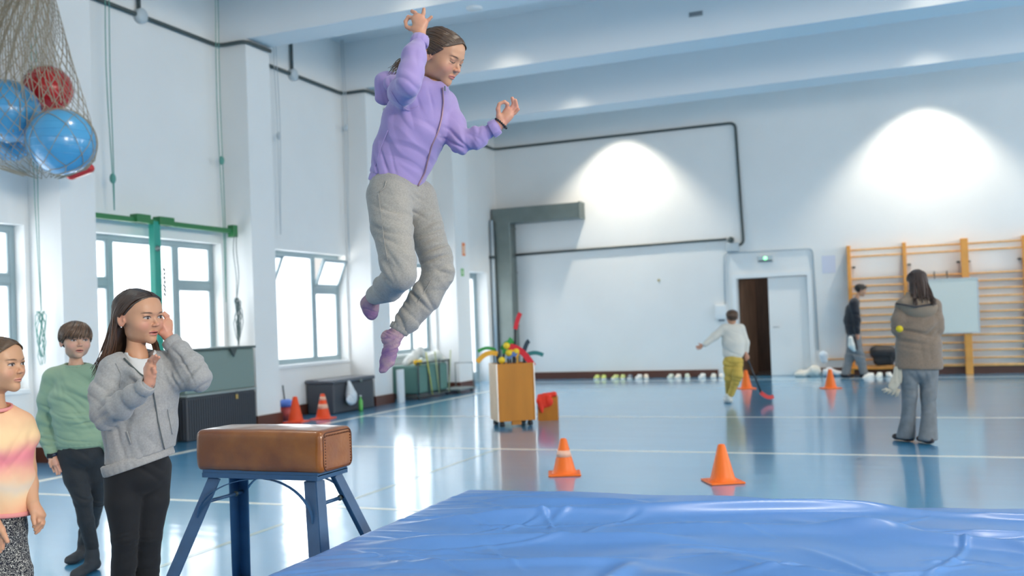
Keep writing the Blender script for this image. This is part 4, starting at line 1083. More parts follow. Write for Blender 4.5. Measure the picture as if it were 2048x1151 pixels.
mt = thing('landing_mat', 'big thick blue vinyl landing mat with wrinkled cover in the foreground', 'mat', (MX0, MY0, 0))
np_mesh('vinyl_cover', me_v, Q, matm, mt)
m = B(); e = .035
def rim(pts0):
    return pts0
bot = [(0, 0), (MX1 - MX0, 0), (MX1 - MX0, MY1 - MY0), (0, MY1 - MY0)]
# side walls follow the wavy rim of the cover
def wall(ids):
    vs = []; k = len(ids)
    for i in ids: vs.append(me_v[i] - V3(MX0, MY0, 0))
    for i in ids: vs.append(V3(me_v[i][0] - MX0, me_v[i][1] - MY0, .0))
    m.add(vs, [(j, j + 1, k + j + 1, k + j) for j in range(k - 1)])
wall(list(I[:, 0])); wall(list(I[-1, :])); wall(list(I[::-1, -1])); wall(list(I[0, ::-1]))
m.build('mat_side', matm, mt, True)
m = B(); m.box(-.004, .0, .1, MY1 - MY0 - .1, .20, .23); m.build('side_seam', mat('dark_blue_webbing', (.02, .05, .22), .7), mt)

# ------------------------------------------------------------------ vaulting buck
leather = mat('worn_brown_leather', (.34, .112, .016), .30, coat=.55, coat_rough=.16, bump=.12, bump_scale=45, var_scale=5, col2=(.19, .052, .008))
leathp = mat('dark_leather_welt', (.10, .03, .012), .45)
steel = mat('blue_painted_steel', (.030, .090, .20), .38, coat=.3, var=.12, var_scale=9)
bc = V3(-2.750, 3.755, 0)
bk = thing('vaulting_buck', 'brown leather vaulting buck on four splayed blue steel legs', 'vaulting buck', tuple(bc))
bx, by, z0, z1, rr = .348, .132, .640, .832, .026
def rbox(P):
    q = np.abs(P - V3(0, 0, (z0 + z1) / 2)) - V3(bx, by, (z1 - z0) / 2) + rr
    return np.linalg.norm(np.maximum(q, 0), axis=1) + np.minimum(q.max(1), 0) - rr
v, q = sdf_mesh([((rbox, V3(-bx, -by, z0), V3(bx, by, z1)), 0, 'u')], .009); v = smooth_mesh(v, q, 1)
w = (1 - (v[:, 0] / bx) ** 2).clip(0) * (1 - (v[:, 1] / by) ** 2).clip(0)
v[:, 2] += w * .010 * (v[:, 2] > z1 - .06); ws = (1 - ((v[:, 2] - (z0 + z1) / 2) / .12) ** 2).clip(0)
v[:, 1] *= 1 + .03 * ws; v[:, 0] *= 1 + .008 * ws
v += vnormals(v, q) * (.0015 * vnoise(v * 14, 3))[:, None]
o = np_mesh('leather_body', v, q, leather); o.parent = bk
m = B()                                                # welt and stitches around both ends
for s in (1, -1):
    X0 = s * (bx + .001)
    ring = []
    for cy, cz, a0 in ((by - .045, z1 - .042, 0), (-by + .045, z1 - .042, 90), (-by + .045, z0 + .040, 180), (by - .045, z0 + .040, 270)):
        for k in range(5):
            a = math.radians(a0 + k * 22.5); ring.append(V3(X0, cy + .030 * math.cos(a), cz + .030 * math.sin(a)))
    ring.append(ring[0]); m.tube(ring, .0028, 6, False)
m.build('welt', leathp, bk, True)
m = B()
for s in (1, -1):
    X0 = s * (bx + .002)
    per = [(y, z1 - .026) for y in np.linspace(-by + .03, by - .03, 17)] + [(-by + .028, z) for z in np.linspace(z0 + .03, z1 - .03, 11)] + [(by - .028, z) for z in np.linspace(z0 + .03, z1 - .03, 11)]
    for y, z in per: m.ball((X0, y, z), .0042, 6, 5)
m.build('stitching', leathp, bk, True)
m = B(); m.box(-bx + .03, bx - .03, -by + .01, by - .01, z0 - .012, z0 + .01); m.box(-bx + .03, bx - .03, -by + .005, -by + .035, z0 - .030, z0 - .008); m.box(-bx + .03, bx - .03, by - .035, by - .005, z0 - .030, z0 - .008)
m.box(-bx + .03, -bx + .06, -by + .035, by - .035, z0 - .030, z0 - .008); m.box(bx - .06, bx - .03, -by + .035, by - .035, z0 - .030, z0 - .008)
m.build('base_frame', steel, bk)
lowm = mat('scuffed_blue_steel', (.045, .125, .28), .35, coat=.3, var=.2, var_scale=14)
ends = {}
for sx in (-1, 1):
    for sy in (-1, 1):
        top = V3(sx * (bx - .085), sy * (by - .03), z0 - .03); foot = V3(sx * (bx - .085 + .175), sy * (by - .03 + .22), .012)
        ends[(sx, sy)] = (top, foot); d = unit(foot - top)
        m = B(); ux = unit(np.cross(d, (0, sy, 0))) * 1.0
        outy = unit(V3(0, sy, 0) - d * (V3(0, sy, 0) @ d)); outx = unit(V3(sx, 0, 0) - d * (V3(sx, 0, 0) @ d)); outx = unit(outx - outy * (outx @ outy))
        W_ = .062
        c = (top + foot) / 2; h = np.linalg.norm(foot - top) / 2
        m.obox(c, outx, outy, d, W_ / 2, .0035, h); m.obox(c - outx * 0 + outx * (W_ / 2) * 0 - outy * W_ / 2 + outx * W_ / 2, outx, outy, d, .0035, W_ / 2, h)
        lg = m.build('leg', steel, bk)
        B().obox(foot + V3(0, 0, -.004), (1, 0, 0), (0, 1, 0), (0, 0, 1), .04, .04, .008).build('rubber_foot', blackcloth, lg)
for sx in (-1, 1):                                     # rods between front and back legs
    a = ends[(sx, -1)]; b_ = ends[(sx, 1)]; k = .19
    p = a[0] * (1 - k) + a[1] * k; r = b_[0] * (1 - k) + b_[1] * k
    B().tube([p, r], .009, 8).build('tie_rod', steel, bk, True)
    B().ball(p * .2 + r * .8, .014, 8, 8).build('tie_bolt', con, bk, True)
for sy in (-1, 1):                                     # curved flat braces
    for sx in (-1, 1):
        a = ends[(sx, sy)]; k = .30; p = a[0] * (1 - k) + a[1] * k; q0 = V3(sx * .015, sy * (by - .03), z0 - .032)
        pts = [q0 + V3((p[0] - q0[0]) * math.sin(t), (p[1] - q0[1]) * math.sin(t), 0) + V3(0, 0, (p[2] - q0[2]) * (1 - math.cos(t))) for t in np.linspace(0, math.pi / 2, 12)]
        B().strap(pts, .018, .004, (0, 1, 0)).build('brace', steel, bk)

# ------------------------------------------------------------------ net of exercise balls
bluev = mat('blue_ball_vinyl', (.075, .33, .60), .28, coat=.4, coat_rough=.12)
redv = mat('red_ball_vinyl', (.55, .012, .012), .25, coat=.4, coat_rough=.1)
def P9(px, py, D=9.2): return at(px, py, D)
k9 = 9.2 / 1917
BALLS = [((97, 178), 48 * k9, redv, 'red exercise ball at the top of the hanging net', 9.58), ((14, 222), 62 * k9, bluev, 'blue exercise ball cut off by the left edge, upper one', 9.15), ((123, 284), 64 * k9, bluev, 'large blue exercise ball lowest right in the net', 9.05), ((20, 283), 41 * k9, bluev, 'small blue exercise ball under the left one in the net', 9.62)]
for (px, r, m_, l, D) in BALLS:
    t = thing('exercise_ball', l, 'ball', tuple(at(*px, D)), 0)
    B().ball((0, 0, 0), r, 48, 32).build('ball_shell', m_, t, True)
    m = B()
    for k in range(-2, 3): zz = r * math.sin(k * .25); m.lathe([(r * math.cos(k * .25) + .001, zz - .004), (r * math.cos(k * .25) + .003, zz), (r * math.cos(k * .25) + .001, zz + .004)], n=40)
    m.build('grip_ring', m_, t, True)
    B().lathe([(.001, 0), (.02, 0), (.02, .01), (.001, .01)], n=12).build('valve_plug', whitem, t, True).location = (0, 0, -r - .004)
t = thing('deflated_ball', 'flattened red ball at the bottom of the net below the big blue one', 'ball', tuple(at(165, 338, 9.42)))
lump('ball_shell', [u_(econe(at(142, 350, 9.42), at(178, 336, 9.42), (.06, .05), (.07, .05), (0, 1, 0)), .03)], redv, .015, t)
cords = mat('beige_net_cord', (.36, .30, .22), .85)
t = thing('ball_net', 'beige rope net of exercise balls hanging at upper left', 'net', tuple(at(62, -60, 9.2)))
bs = [(at(*b[0], b[4]), b[1]) for b in BALLS]
def outl(py):                                           # net outline in the picture plane, then wrapped round the balls
    ys_ = [-130, -60, 0, 60, 130, 190, 240, 290, 330, 352]; L_ = [50, 30, 8, -20, -40, -55, -60, -50, -20, 50]; R2 = [74, 92, 107, 122, 142, 162, 178, 190, 186, 120]
    return np.interp(py, ys_, L_), np.interp(py, ys_, R2)
tx, ux, bx3 = RCW[:, 0], RCW[:, 1], RCW[:, 2]
def netpoint(u, py):                                    # u in [0,1) around
    l, r_ = outl(py); cx = (l + r_) / 2; hw = (r_ - l) / 2; a = 2 * math.pi * u
    dp = min(hw, 68) * k9 * .95
    p = at(cx + hw * math.cos(a), py + 6 * math.sin(5 * a) * (1 if py < 300 else .3), 9.2) + bx3 * dp * math.sin(a)
    for c, r in bs:
        d = p - c; n_ = np.linalg.norm(d)
        if n_ < r + .008: p = c + d / n_ * (r + .008)
    return p
m = B(); NU, rows = 26, [-130, -95, -60, -30, 0, 30, 58, 84, 108, 130, 152, 174, 196, 218, 240, 262, 284, 306, 326, 342, 352]
rows = list(np.linspace(-130, 352, 30))
G = [[netpoint((i + .5 * (j % 2)) / NU, py) for i in range(NU)] for j, py in enumerate(rows)]
off = V3(*t.location)
for j in range(len(rows) - 1):
    for i in range(NU):
        a = G[j][i]
        for i2 in ((i, i - 1) if j % 2 == 0 else (i, i + 1)):
            b_ = G[j + 1][i2 % NU]; mid = (a + b_) / 2
            for c, r in bs:
                d = mid - c; n_ = np.linalg.norm(d)
                if n_ < r + .008: mid = c + d / n_ * (r + .008)
            if i2 == i or rows[j] > 60 or True: m.tube([a - off, mid - off, b_ - off], .0032, 4, False)
m.build('net_mesh', cords, t)
m = B(); gt = at(62, -130, 9.2)
top = V3(gt[0], gt[1], CEIL)
for k in range(9):
    a = k * 2 * math.pi / 9; l, r_ = outl(-130); p = netpoint(k / 9, -130)
    m.tube([p - off, (p * .5 + gt * .5) + V3(.02 * math.cos(a), .02 * math.sin(a), .2) - off, gt + V3(0, 0, .45) - off], .007, 5)
m.tube([gt + V3(0, 0, .42) - off, top - off], .012, 6)
m.build('hanging_rope', cords, t)
m = B()                                                 # loose gathered strands of the net
for k in range(34):
    a = k / 34; pts = []
    for py in np.linspace(-120, 150 + 60 * ((k * 7) % 3), 9):
        l, r_ = outl(py); u = .06 + .86 * (k / 34.0); pts.append(at(l + (r_ - l) * u + 3 * math.sin(py * .05 + k), py, 9.2) + bx3 * .20 * math.sin(math.pi * u) * np.clip((py + 120) / 200, .1, 1) - off)
    q_ = []
    for p in pts:
        p = p + off
        for c, r in bs:
            d = p - c; n_ = np.linalg.norm(d)
            if n_ < r + .01: p = c + d / n_ * (r + .01)
        q_.append(p - off)
    m.tube(q_, .0055, 4)
m.build('gathered_cords', cords, t)
# ------------------------------------------------------------------ people
def spline(pts, n=10):
    P = [V3(*p) for p in pts]; P = [2 * P[0] - P[1]] + P + [2 * P[-1] - P[-2]]; out = []
    m = len(P) - 3
    for i in range(n + 1):
        t = i / n * m; k = min(int(t), m - 1); t -= k; a, b_, c, d = P[k:k + 4]
        out.append(.5 * (2 * b_ + (c - a) * t + (2 * a - 5 * b_ + 4 * c - d) * t * t + (3 * b_ - a - 3 * c + d) * t ** 3))
    return out
def hair_lines(style, N, rng, p=None):
    p = p or {}; L = []
    j = lambda a: rng.uniform(-a, a)
    if style == 'long':
        for s in (1, -1):
            for i in range(N):
                t = (i + rng.random()) / N
                y0 = .073 + (-.104 - .073) * t
                a = scalp_snap((s * .003, y0, .112 - .20 * abs(y0 + .016)), .004 + j(.001))
                side_y = .044 + (-.085 - .044) * t
                b_ = scalp_snap((s * .052, side_y, .066 + .006 * (1 - t)), .009 + j(.0015))
                if t < .45: c = scalp_snap((s * .071, .004 - .10 * t + j(.004), .030), .009 + j(.002)); d = V3(s * .074, -.030 - .05 * t + j(.005), -.010)
                else: c = scalp_snap((s * .064, side_y * .9 - .01, .012), .010 + j(.002)); d = V3(s * (.070 - .02 * (t - .45)), side_y * .8 - .025, -.030)
                if s > 0 or t > .6:
                    e = V3(s * (.072 + j(.012)), -.055 - .045 * t + j(.01), -.110 + j(.01)); f_ = V3(s * (.080 + j(.02)) - .0, -.085 - .06 * t + j(.015), -.19 + j(.035) - .03 * t)
                else:
                    e = V3(s * (.060 + j(.008)), .022 + j(.014), -.10 + j(.01)); f_ = V3(s * (.050 + j(.014)), .058 + j(.018), -.175 + j(.03))
                L.append(spline([a, b_, c, d, e, f_], 15))
        for i in range(N * 2 // 3):
            ph = 180 + j(75); a = scalp(12 + 20 * rng.random(), ph, .007); b_ = scalp(60, ph, .010); c = scalp(98, ph, .010 + j(.002))
            out = V3(c[0] * 1.05 + j(.01), c[1] * 1.0 - .012, -.09); e = V3(c[0] * 1.1 + j(.02), c[1] * 1.0 - .035 + j(.01), -.20 + j(.03))
            L.append(spline([a, b_, c, out, e], 13))
    if style == 'tied':
        tie = V3(0, -.108, p.get('tz', -.015))
        for i in range(N * 3):
            s = 1 if i % 2 else -1; t = rng.random()
            if t < .5: a = V3(s * (.002 + .060 * (t / .5)), .080 - .036 * (t / .5) ** 2, .084 - .034 * (t / .5) ** 1.5)
            else: q = (t - .5) / .5; a = V3(s * (.062 + .012 * q), .040 - .050 * q, .050 - .055 * q - .01)
            a = scalp_snap(a, .0035); back = rng.uniform(.2, 1)
            mid = scalp_snap((a[0] * 1.08 + s * .01, -.02, a[2] * .75 + .035 * back), .0085 + j(.0015)); m2 = scalp_snap((a[0] * .75, -.075, (a[2] + tie[2]) * .5 + .02), .009 + j(.002))
            L.append(spline([a, mid, m2, tie + V3(j(.01), j(.006), j(.01))], 12))
        for i in range(N):
            x = j(.055); a = scalp_snap((x, -.01 + j(.05), .10), .006); L.append(spline([a, scalp_snap((x * .9, -.07, .07), .010), scalp_snap((x * .5, -.105, .02), .010), tie], 10))
            x = j(.05); a = scalp_snap((x, -.07, -.055), .003); L.append(spline([a, (a + tie) / 2 + V3(0, -.006, 0), tie], 6))
        for i in range(p.get('tail', 26)):
            e = p.get('tail_end', V3(0, -.14, -.16)); L.append(spline([tie, tie + (e - tie) * .3 + V3(j(.012), -.018 + j(.01), j(.01)), tie + (e - tie) * .7 + V3(j(.018), -.01 + j(.014), j(.01)), e + V3(j(.022), j(.02), j(.03))], 10))
    if style in ('bowl', 'short'):
        for i in range(N * 5):
            ph = rng.uniform(-180, 180); front = max(0, math.cos(math.radians(ph)))
            aph = abs(ph)
            if style == 'bowl':
                th1 = np.interp(aph, [0, 40, 62, 85, 110, 180], [97, 97, 101, 108, 119, 128]) + j(6)
            else:
                th1 = np.interp(aph, [0, 40, 62, 85, 110, 180], [60, 64, 84, 88, 112, 122]) + j(5)
            th0 = rng.uniform(2, 55 if i % 3 else 80) * .9
            if th0 > th1 - 25: th0 = th1 - 25
            g = .010 + j(.003) if style == 'bowl' else .008 + j(.003)
            tw = p.get('sweep', 14) * (1 if style == 'bowl' else .6)
            pts = [scalp(th0, ph - tw, g - .003), scalp(th0 * .6 + th1 * .4, ph - tw * .5, g + .003), scalp(th0 * .25 + th1 * .75, ph, g + .003), scalp(th1, ph + tw * .4 + j(3), g + (.001 if style == 'bowl' else 0))]
            L.append(spline(pts, 9))
    return L
def put_hair(root, Rm, T, s, style, N=60, r=.0030, base=(.05, .028, .018), tip=None, seed=1, p=None, cap=True, res=.004):
    rng = random.Random(seed)
    if cap:
        infl = lambda gg: [u_(((lambda P, f=pp[0][0]: f(P) - gg), pp[0][1] - gg, pp[0][2] + gg), pp[1]) for pp in head_prims()[:2] + head_prims()[4:5]]
        if style == 'bowl': pr = infl(.009) + [s_(hspace((0, .040, .016), (0, .55, -.83), (-.12, -.15, -.15), (.12, .15, .1)), .006), s_(hspace((0, 0, -.045), (0, 0, -1), (-.12, -.15, -.15), (.12, .15, .1)), .004)]
        elif style == 'short': pr = infl(.007) + [s_(hspace((0, .0, -.012), (0, .70, -.71), (-.12, -.15, -.15), (.12, .15, .13)), .006), s_(hspace((0, 0, -.045), (0, 0, -1), (-.12, -.15, -.15), (.12, .15, .1)), .004)]
        else: pr = infl(.003) + [s_(hspace((0, .0, .009), (0, .70, -.71), (-.12, -.15, -.15), (.12, .15, .13)), .006), s_(hspace((0, 0, -.055), (0, 0, -1), (-.12, -.15, -.15), (.12, .15, .1)), .004)]
        if style == 'long': pr += [u_(econe((0, -.062, -.01), (0, -.098, -.15), (.062, .030), (.072, .018), (1, 0, 0)), .02)]
        v, q = sdf_mesh(pr, res); v = smooth_mesh(v, q, 1)
        v += vnormals(v, q) * (.0012 * vnoise(v * V3(90, 25, 25), 5))[:, None]
        C = np.tile(np.array(base) * .8, (len(v), 1)) * (1 + .4 * vnoise(v * V3(160, 40, 40), 2))[:, None]
        np_mesh('hair', put(v, Rm, T, s), q, MHAIR, root, np.clip(C, 0, 1))
    def fix(q):
        d = q - SC_C; n_ = np.linalg.norm(d); rr_ = scalp_r(d) + .0048
        return SC_C + d / n_ * rr_ if q[2] > -.045 and n_ < rr_ else q
    L = [[put(fix(q), Rm, T, s) for q in l] for l in hair_lines(style, N, rng, p)]
    return strands_mesh('hair', L, r * s, MHAIR, root, base, tip, seed=seed)

def PX(D, pts): return [at(a, b_, D + (c[0] if c else 0)) for a, b_, *c in pts]
def hand_px(D, wrist, fore, fingers, thumb, s=1.0, rf=(.0078, .0080, .0076, .0066), palm=.0125):
    """wrist, fore: pixel points; fingers: knuckle, joint, (joint), tip for each; all (px, py, depth offset)"""
    W = PX(D, [wrist])[0]; F0 = PX(D, [fore])[0]; P = [u_(cone(F0, W, .0215 * s, .0190 * s), .015)]
    ks = []
    for i, f in enumerate(fingers):
        pts = PX(D, f); ks.append(pts[0])
        P.append(u_(cone(W, pts[0], palm * s, .0098 * s), .012 * s))
        P.append(u_(cone(W * .45 + pts[0] * .55, pts[0], palm * s, .0100 * s), .010 * s))
        r = rf[i] * s
        for a, b_ in zip(pts[:-1], pts[1:]):
            P.append(u_(cone(a, b_, r, r * .92), .0035 * s)); r *= .92
    for a, b_ in zip(ks[:-1], ks[1:]): P.append(u_(cone(a * .8 + W * .2, b_ * .8 + W * .2, .0098 * s, .0098 * s), .008 * s))
    t = PX(D, thumb); P.append(u_(cone(W * .8 + t[0] * .2, t[0], .0125 * s, .0115 * s), .012 * s)); r = .0095 * s
    for a, b_ in zip(t[:-1], t[1:]): P.append(u_(cone(a, b_, r, r * .86), .004 * s)); r *= .86
    return P
def hand_part(P, res=.0020, skin=SK, red=.4):
    v, q = sdf_mesh(P, res); v = smooth_mesh(v, q, 1, .4); return v, q, hand_cols(v, skin=skin, red=red)
def ribbed(name, c, axis, side, a, b_, h, m, root, n=48, flare=0.0, label=None, amp=.0012, th=.005):
    axis = unit(V3(*axis)); side = unit(V3(*side) - axis * (V3(*side) @ axis)); fr_ = np.cross(axis, side); c = V3(*c) - V3(*root.location)
    prof = [(-th, 0), (0, 0), (.0025, h * .1), (.003, h * .5), (.001, h * .92), (-th, h)]
    mb = B(); vs = []; k = len(prof); n = n * 2
    for dr, z in prof:
        for i in range(n):
            q = 2 * math.pi * i / n; rr_ = dr + (amp if i % 4 < 2 else 0) * (dr > -th) + flare * z
            vs.append(c + axis * z + side * (a + rr_) * math.cos(q) + fr_ * (b_ + rr_) * math.sin(q))
    fs = [(r * n + i, r * n + (i + 1) % n, ((r + 1) % k) * n + (i + 1) % n, ((r + 1) % k) * n + i) for r in range(k) for i in range(n)]
    mb.add(vs, fs); return mb.build(name, m, root, True, label)
def econes(pts, ws, side, k=.03):
    return [u_(econe(pts[i], pts[i + 1], ws[i], ws[i + 1], side), k) for i in range(len(pts) - 1)]
def person(label, loc):
    t = thing('person', label, 'person', tuple(loc)); return t
def figure(root, J, R=None, skin=SK, parts=(), res=.007, k=1.0):
    """hidden torso and limbs as one surface"""
    P = [u_(econe(J['pel'], J['che'], (.075 * k, .05 * k), (.09 * k, .055 * k), J['side']), .03), u_(cone(J['che'], J['nek'], .055 * k, .042 * k), .03)]
    P += limb([J['che'], J['shR'], J['elR'], J['wrR']], [.038 * k, .030 * k, .023 * k, .018 * k]) + limb([J['che'], J['shL'], J['elL'], J['wrL']], [.038 * k, .030 * k, .023 * k, .018 * k])
    P += limb([J['hiR'], J['knR'], J['anR']], [.046 * k, .027 * k, .020 * k], .006) + limb([J['hiL'], J['knL'], J['anL']], [.046 * k, .027 * k, .020 * k], .006)
    if 'toR' in J: P += limb([J['anR'], J['toR']], [.020 * k, .010 * k]) + limb([J['anL'], J['toL']], [.020 * k, .010 * k])
    P.append(u_(cone(J['nek'], J['hed'], .037 * k, .032 * k), .02))
    return body_mesh(root, P, parts, skin, res)

# ================================================================= the jumping girl
lilac = mat('lilac_fleece', (.335, .25, .50), .88, bump=.10, bump_scale=420, sheen=.3, var=.04, var_scale=8)
heather = mat('heather_grey_fleece', (.315, .295, .265), .9, bump=.10, bump_scale=450, sheen=.25, var=.13, var_scale=170)
zipm = mat('rose_zip_tape', (.36, .22, .26), .4, .3)
tie = mat('purple_tie_dye_sock', (.46, .32, .32), .85, col2=(.22, .12, .27), var_scale=13, bump=.3, bump_scale=220)
D = 3.6
J = dict(pel=at(797, 388, 3.66), che=at(846, 222, 3.62), nek=at(864, 176, 3.60), hed=at(874, 128, 3.59), side=cv(-.63, .16, .73),
         shR=at(805, 198, 3.52), elR=at(819, 168, 3.30), wrR=at(842, 70, 3.40), shL=at(890, 205, 3.71), elL=at(922, 286, 3.64), wrL=at(1001, 249, 3.60),
         hiR=at(780, 395, 3.58), knR=at(800, 545, 3.44), anR=at(744, 600, 3.72), hiL=at(835, 400, 3.72), knL=at(882, 540, 3.66), anL=at(793, 663, 3.62), toR=at(742, 630, 3.74), toL=at(768, 738, 3.60))
g = person('girl in lilac hooded top and grey joggers leaping in mid air above the mat', J['pel'] - V3(0, 0, .78))
v, q, C = head_mesh(mouth='closed', eyes='down', res=.0018)
Rm, T = frame(cv(.83, -.41, .38), cv(.36, .90, .24), at(879, 117, 3.58)); hs = .95
parts = [(put(v, Rm, T, hs), q, C)]
parts.append(hand_part(hand_px(3.41, (840, 66), (843, 84), [[(829, 37, 0), (817, 34, .01), (811, 43, .012), (812, 51, .006)], [(836, 33, 0), (830, 25.5, .006), (824, 22.5, .012)], [(843.5, 37, 0), (847, 27, .0), (848, 18.5, .0)], [(850, 45, 0), (857, 40, -.002), (863, 34, -.004)]], [(828, 58, .0), (820, 57, .004), (813.5, 54, .006)], .98)))
parts.append(hand_part(hand_px(3.60, (1002, 247), (994, 253), [[(1013.5, 221, 0), (1015, 208, -.012), (1009, 203.5, -.020), (1001.5, 206, -.022)], [(1019, 222, 0), (1027.5, 208, -.005), (1024.5, 196.5, -.016)], [(1021, 227, 0), (1033.5, 213, -.004), (1031, 200.5, -.014)], [(1020, 232, 0), (1030, 226, -.003), (1037, 218.5, -.010)]], [(998, 232, -.010), (996, 218, -.018), (998.5, 208, -.022)], .98), red=.7))
figure(g, J, parts=parts, k=.92)
hl = put_hair(g, Rm, T, hs, 'tied', 150, .0019, (.075, .042, .024), (.10, .06, .036), 3, dict(tail=40, tail_end=V3(.02, -.17, -.10)))
# earring
B().ball(T + Rm @ V3(.079, -.004, -.024) * hs - V3(*g.location), .0028, 8, 6).build('earring', mat('silver', (.8, .8, .8), .15, 1), g, True)
sd = J['side']
hp = econes([at(795, 350, 3.66), at(811, 300, 3.655), at(831, 250, 3.64), at(848, 205, 3.62)], [(.112, .098), (.122, .108), (.132, .115), (.118, .088)], sd)
hp += [u_(cone(at(808, 192, 3.53), at(855, 188, 3.61), .052, .062), .03), u_(cone(at(855, 188, 3.61), at(886, 208, 3.70), .062, .052), .03), u_(cone(at(864, 182, 3.60), at(869, 172, 3.60), .056, .050), .02)]
armR = [at(800, 190, 3.50), at(806, 182, 3.40), at(818, 166, 3.30), at(821, 145, 3.315), at(829, 112, 3.35), at(839, 83, 3.38)]
hp += limb(armR, [.052, .048, .043, .043, .042, .024], .018)
armL = [at(886, 208, 3.70), at(905, 250, 3.67), at(920, 284, 3.64), at(955, 274, 3.62), at(992, 254, 3.60)]
hp += limb(armL, [.052, .050, .043, .038, .022], .022)
hp += [u_(cone(at(842, 170, 3.66), at(776, 166, 3.70), .040, .036), .03), u_(econe(at(775, 164, 3.70), at(766, 200, 3.68), (.036, .050), (.020, .034), cv(0, 0, 1)), .03), u_(cone(at(842, 172, 3.54), at(785, 166, 3.62), .030, .032), .03), u_(cone(at(872, 170, 3.57), at(886, 177, 3.565), .022, .016), .015)]
ax = unit(at(811, 300, 3.655) - at(795, 350, 3.66)); hb = at(792, 362, 3.66)
bx_ = (at(700, 480, 3.5) - .3, at(920, 300, 3.8) + .3); lo_, hi_ = np.minimum(*bx_), np.maximum(*bx_)
neckcut = [s_(cone(T + Rm @ V3(0, -.005, -.05) * hs, at(868, 178, 3.59), .046, .040), .008)]
hoodie = hp + [s_(hspace(hb, -ax, lo_, hi_), .004)] + neckcut
fr_ = cv(.77, 0, .63)
folds = [(at(819, 170, 3.30), .08, cv(.7, .8, 0), .042, .006), (at(820, 125, 3.33), .07, cv(1, .45, 0), .040, .005), (at(838, 95, 3.37), .05, cv(.3, 1, 0), .024, .003),
         (at(918, 282, 3.62), .07, cv(.6, .9, 0), .024, .009), (at(955, 272, 3.60), .08, cv(1, .3, 0), .028, .009), (at(988, 256, 3.6), .04, cv(1, .5, 0), .016, .005),
         (at(800, 225, 3.52), .10, cv(.85, .5, 0), .044, .009), (at(790, 270, 3.55), .14, cv(1, .55, .2), .050, .009), (at(850, 290, 3.55), .16, cv(.6, 1, 0), .060, .006), (at(760, 335, 3.56), .07, cv(1, .4, 0), .028, .006), (at(768, 185, 3.62), .07, cv(1, .3, 0), .03, .007), (at(860, 200, 3.53), .06, cv(1, .2, 0), .03, .005)]
cloth(g, 'hooded_top', hoodie, lilac, .0042, folds, 11)
ribbed('hem_rib', hb - ax * .028, ax, sd, .104, .090, .040, lilac, g, 60)
ribbed('cuff', at(837.5, 90, 3.382), at(841.5, 72, 3.395) - at(838, 86, 3.385), cv(1, 0, 0), .0305, .0285, .036, lilac, g, 22, -.05)
ribbed('cuff', at(982, 260, 3.605), at(1003, 249, 3.6) - at(985, 259, 3.605), cv(0, 1, 0), .0300, .0285, .034, lilac, g, 22, -.08)
seam('zip', hoodie, [(885, 175), (887, 205), (884, 232), (877, 262), (864, 290), (856, 320), (850, 345), (836, 372)], 3.3, 3.9, .0030, zipm, g, 'rose coloured metal zip', out=.006)
B().box(-.0022, .0022, -.002, .002, -.009, .009).build('zip_pull', galv, g).location = Vector(tuple(at(890, 177, 3.535) - V3(*g.location)))
seam('pocket_seam', hoodie, [(776, 260), (762, 292), (755, 318), (747, 344)], 3.3, 3.9, .0016, lilac, g)
seam('armhole_seam', hoodie, [(838, 212), (818, 222), (797, 206), (782, 182)], 3.1, 3.9, .0014, lilac, g)
# bracelet
bp_ = at(1002, 247, 3.60); m = B(); ad = unit(at(1008, 238, 3.60) - at(996, 252, 3.6)); s1 = unit(np.cross(ad, cv(0, 0, 1))); s2 = np.cross(ad, s1)
for k in range(18): a = k * math.pi / 9; m.ball(bp_ + s1 * .026 * math.cos(a) + s2 * .022 * math.sin(a) - V3(*g.location), .0046, 8, 6)
m.build('bead_bracelet', mat('black_beads', (.012, .012, .015), .25), g, True, label='black bead bracelet')
# joggers
rl = [at(780, 392, 3.60), at(783, 450, 3.54), at(796, 520, 3.46), at(800, 548, 3.45), at(775, 575, 3.56), at(750, 590, 3.68)]
ll = [at(833, 398, 3.71), at(848, 450, 3.70), at(872, 515, 3.665), at(878, 545, 3.65), at(848, 598, 3.64), at(815, 640, 3.63), at(801, 657, 3.625)]
jp = econes([at(792, 366, 3.66), at(796, 400, 3.66)], [(.106, .092), (.112, .096)], sd) + limb(rl, [.090, .077, .064, .059, .053, .036], .016) + limb(ll, [.080, .071, .062, .058, .057, .047, .032], .016)
jf = [(at(835, 405, 3.6), .07, cv(.5, 1, 0), .030, .008), (at(800, 400, 3.52), .09, cv(.6, 1, 0), .040, .008), (at(780, 440, 3.45), .12, cv(.3, 1, 0), .055, .006), (at(855, 450, 3.6), .10, cv(-.35, 1, 0), .032, .009), (at(868, 500, 3.6), .08, cv(-.3, 1, 0), .034, .009), (at(880, 545, 3.6), .07, cv(.2, 1, 0), .028, .009), (at(850, 590, 3.6), .10, cv(.8, .7, 0), .040, .008), (at(815, 635, 3.6), .07, cv(1, .4, 0), .024, .008),
      (at(785, 535, 3.44), .07, cv(.9, .6, 0), .030, .009), (at(762, 578, 3.58), .09, cv(1, .3, 0), .036, .007), (at(790, 480, 3.44), .10, cv(.5, 1, 0), .06, .004)]
cloth(g, 'joggers', jp, heather, .0045, jf, 21)
ribbed('ankle_cuff', at(803, 652, 3.625), at(793, 668, 3.62) - at(803, 652, 3.625), cv(1, .4, 0), .036, .031, .026, heather, g, 26, -.1, amp=.003)
ribbed('ankle_cuff', at(751, 588, 3.68), at(742, 600, 3.72) - at(751, 588, 3.68), cv(1, .4, 0), .032, .029, .02, heather, g, 22, -.1, amp=.002)
seam('side_seam', jp, [(757, 388), (762, 430), (768, 480), (775, 520)], 3.2, 3.9, .0013, heather, g)
seam('side_seam', jp, [(862, 560), (845, 590), (825, 618), (808, 645)], 3.2, 3.9, .0013, heather, g)
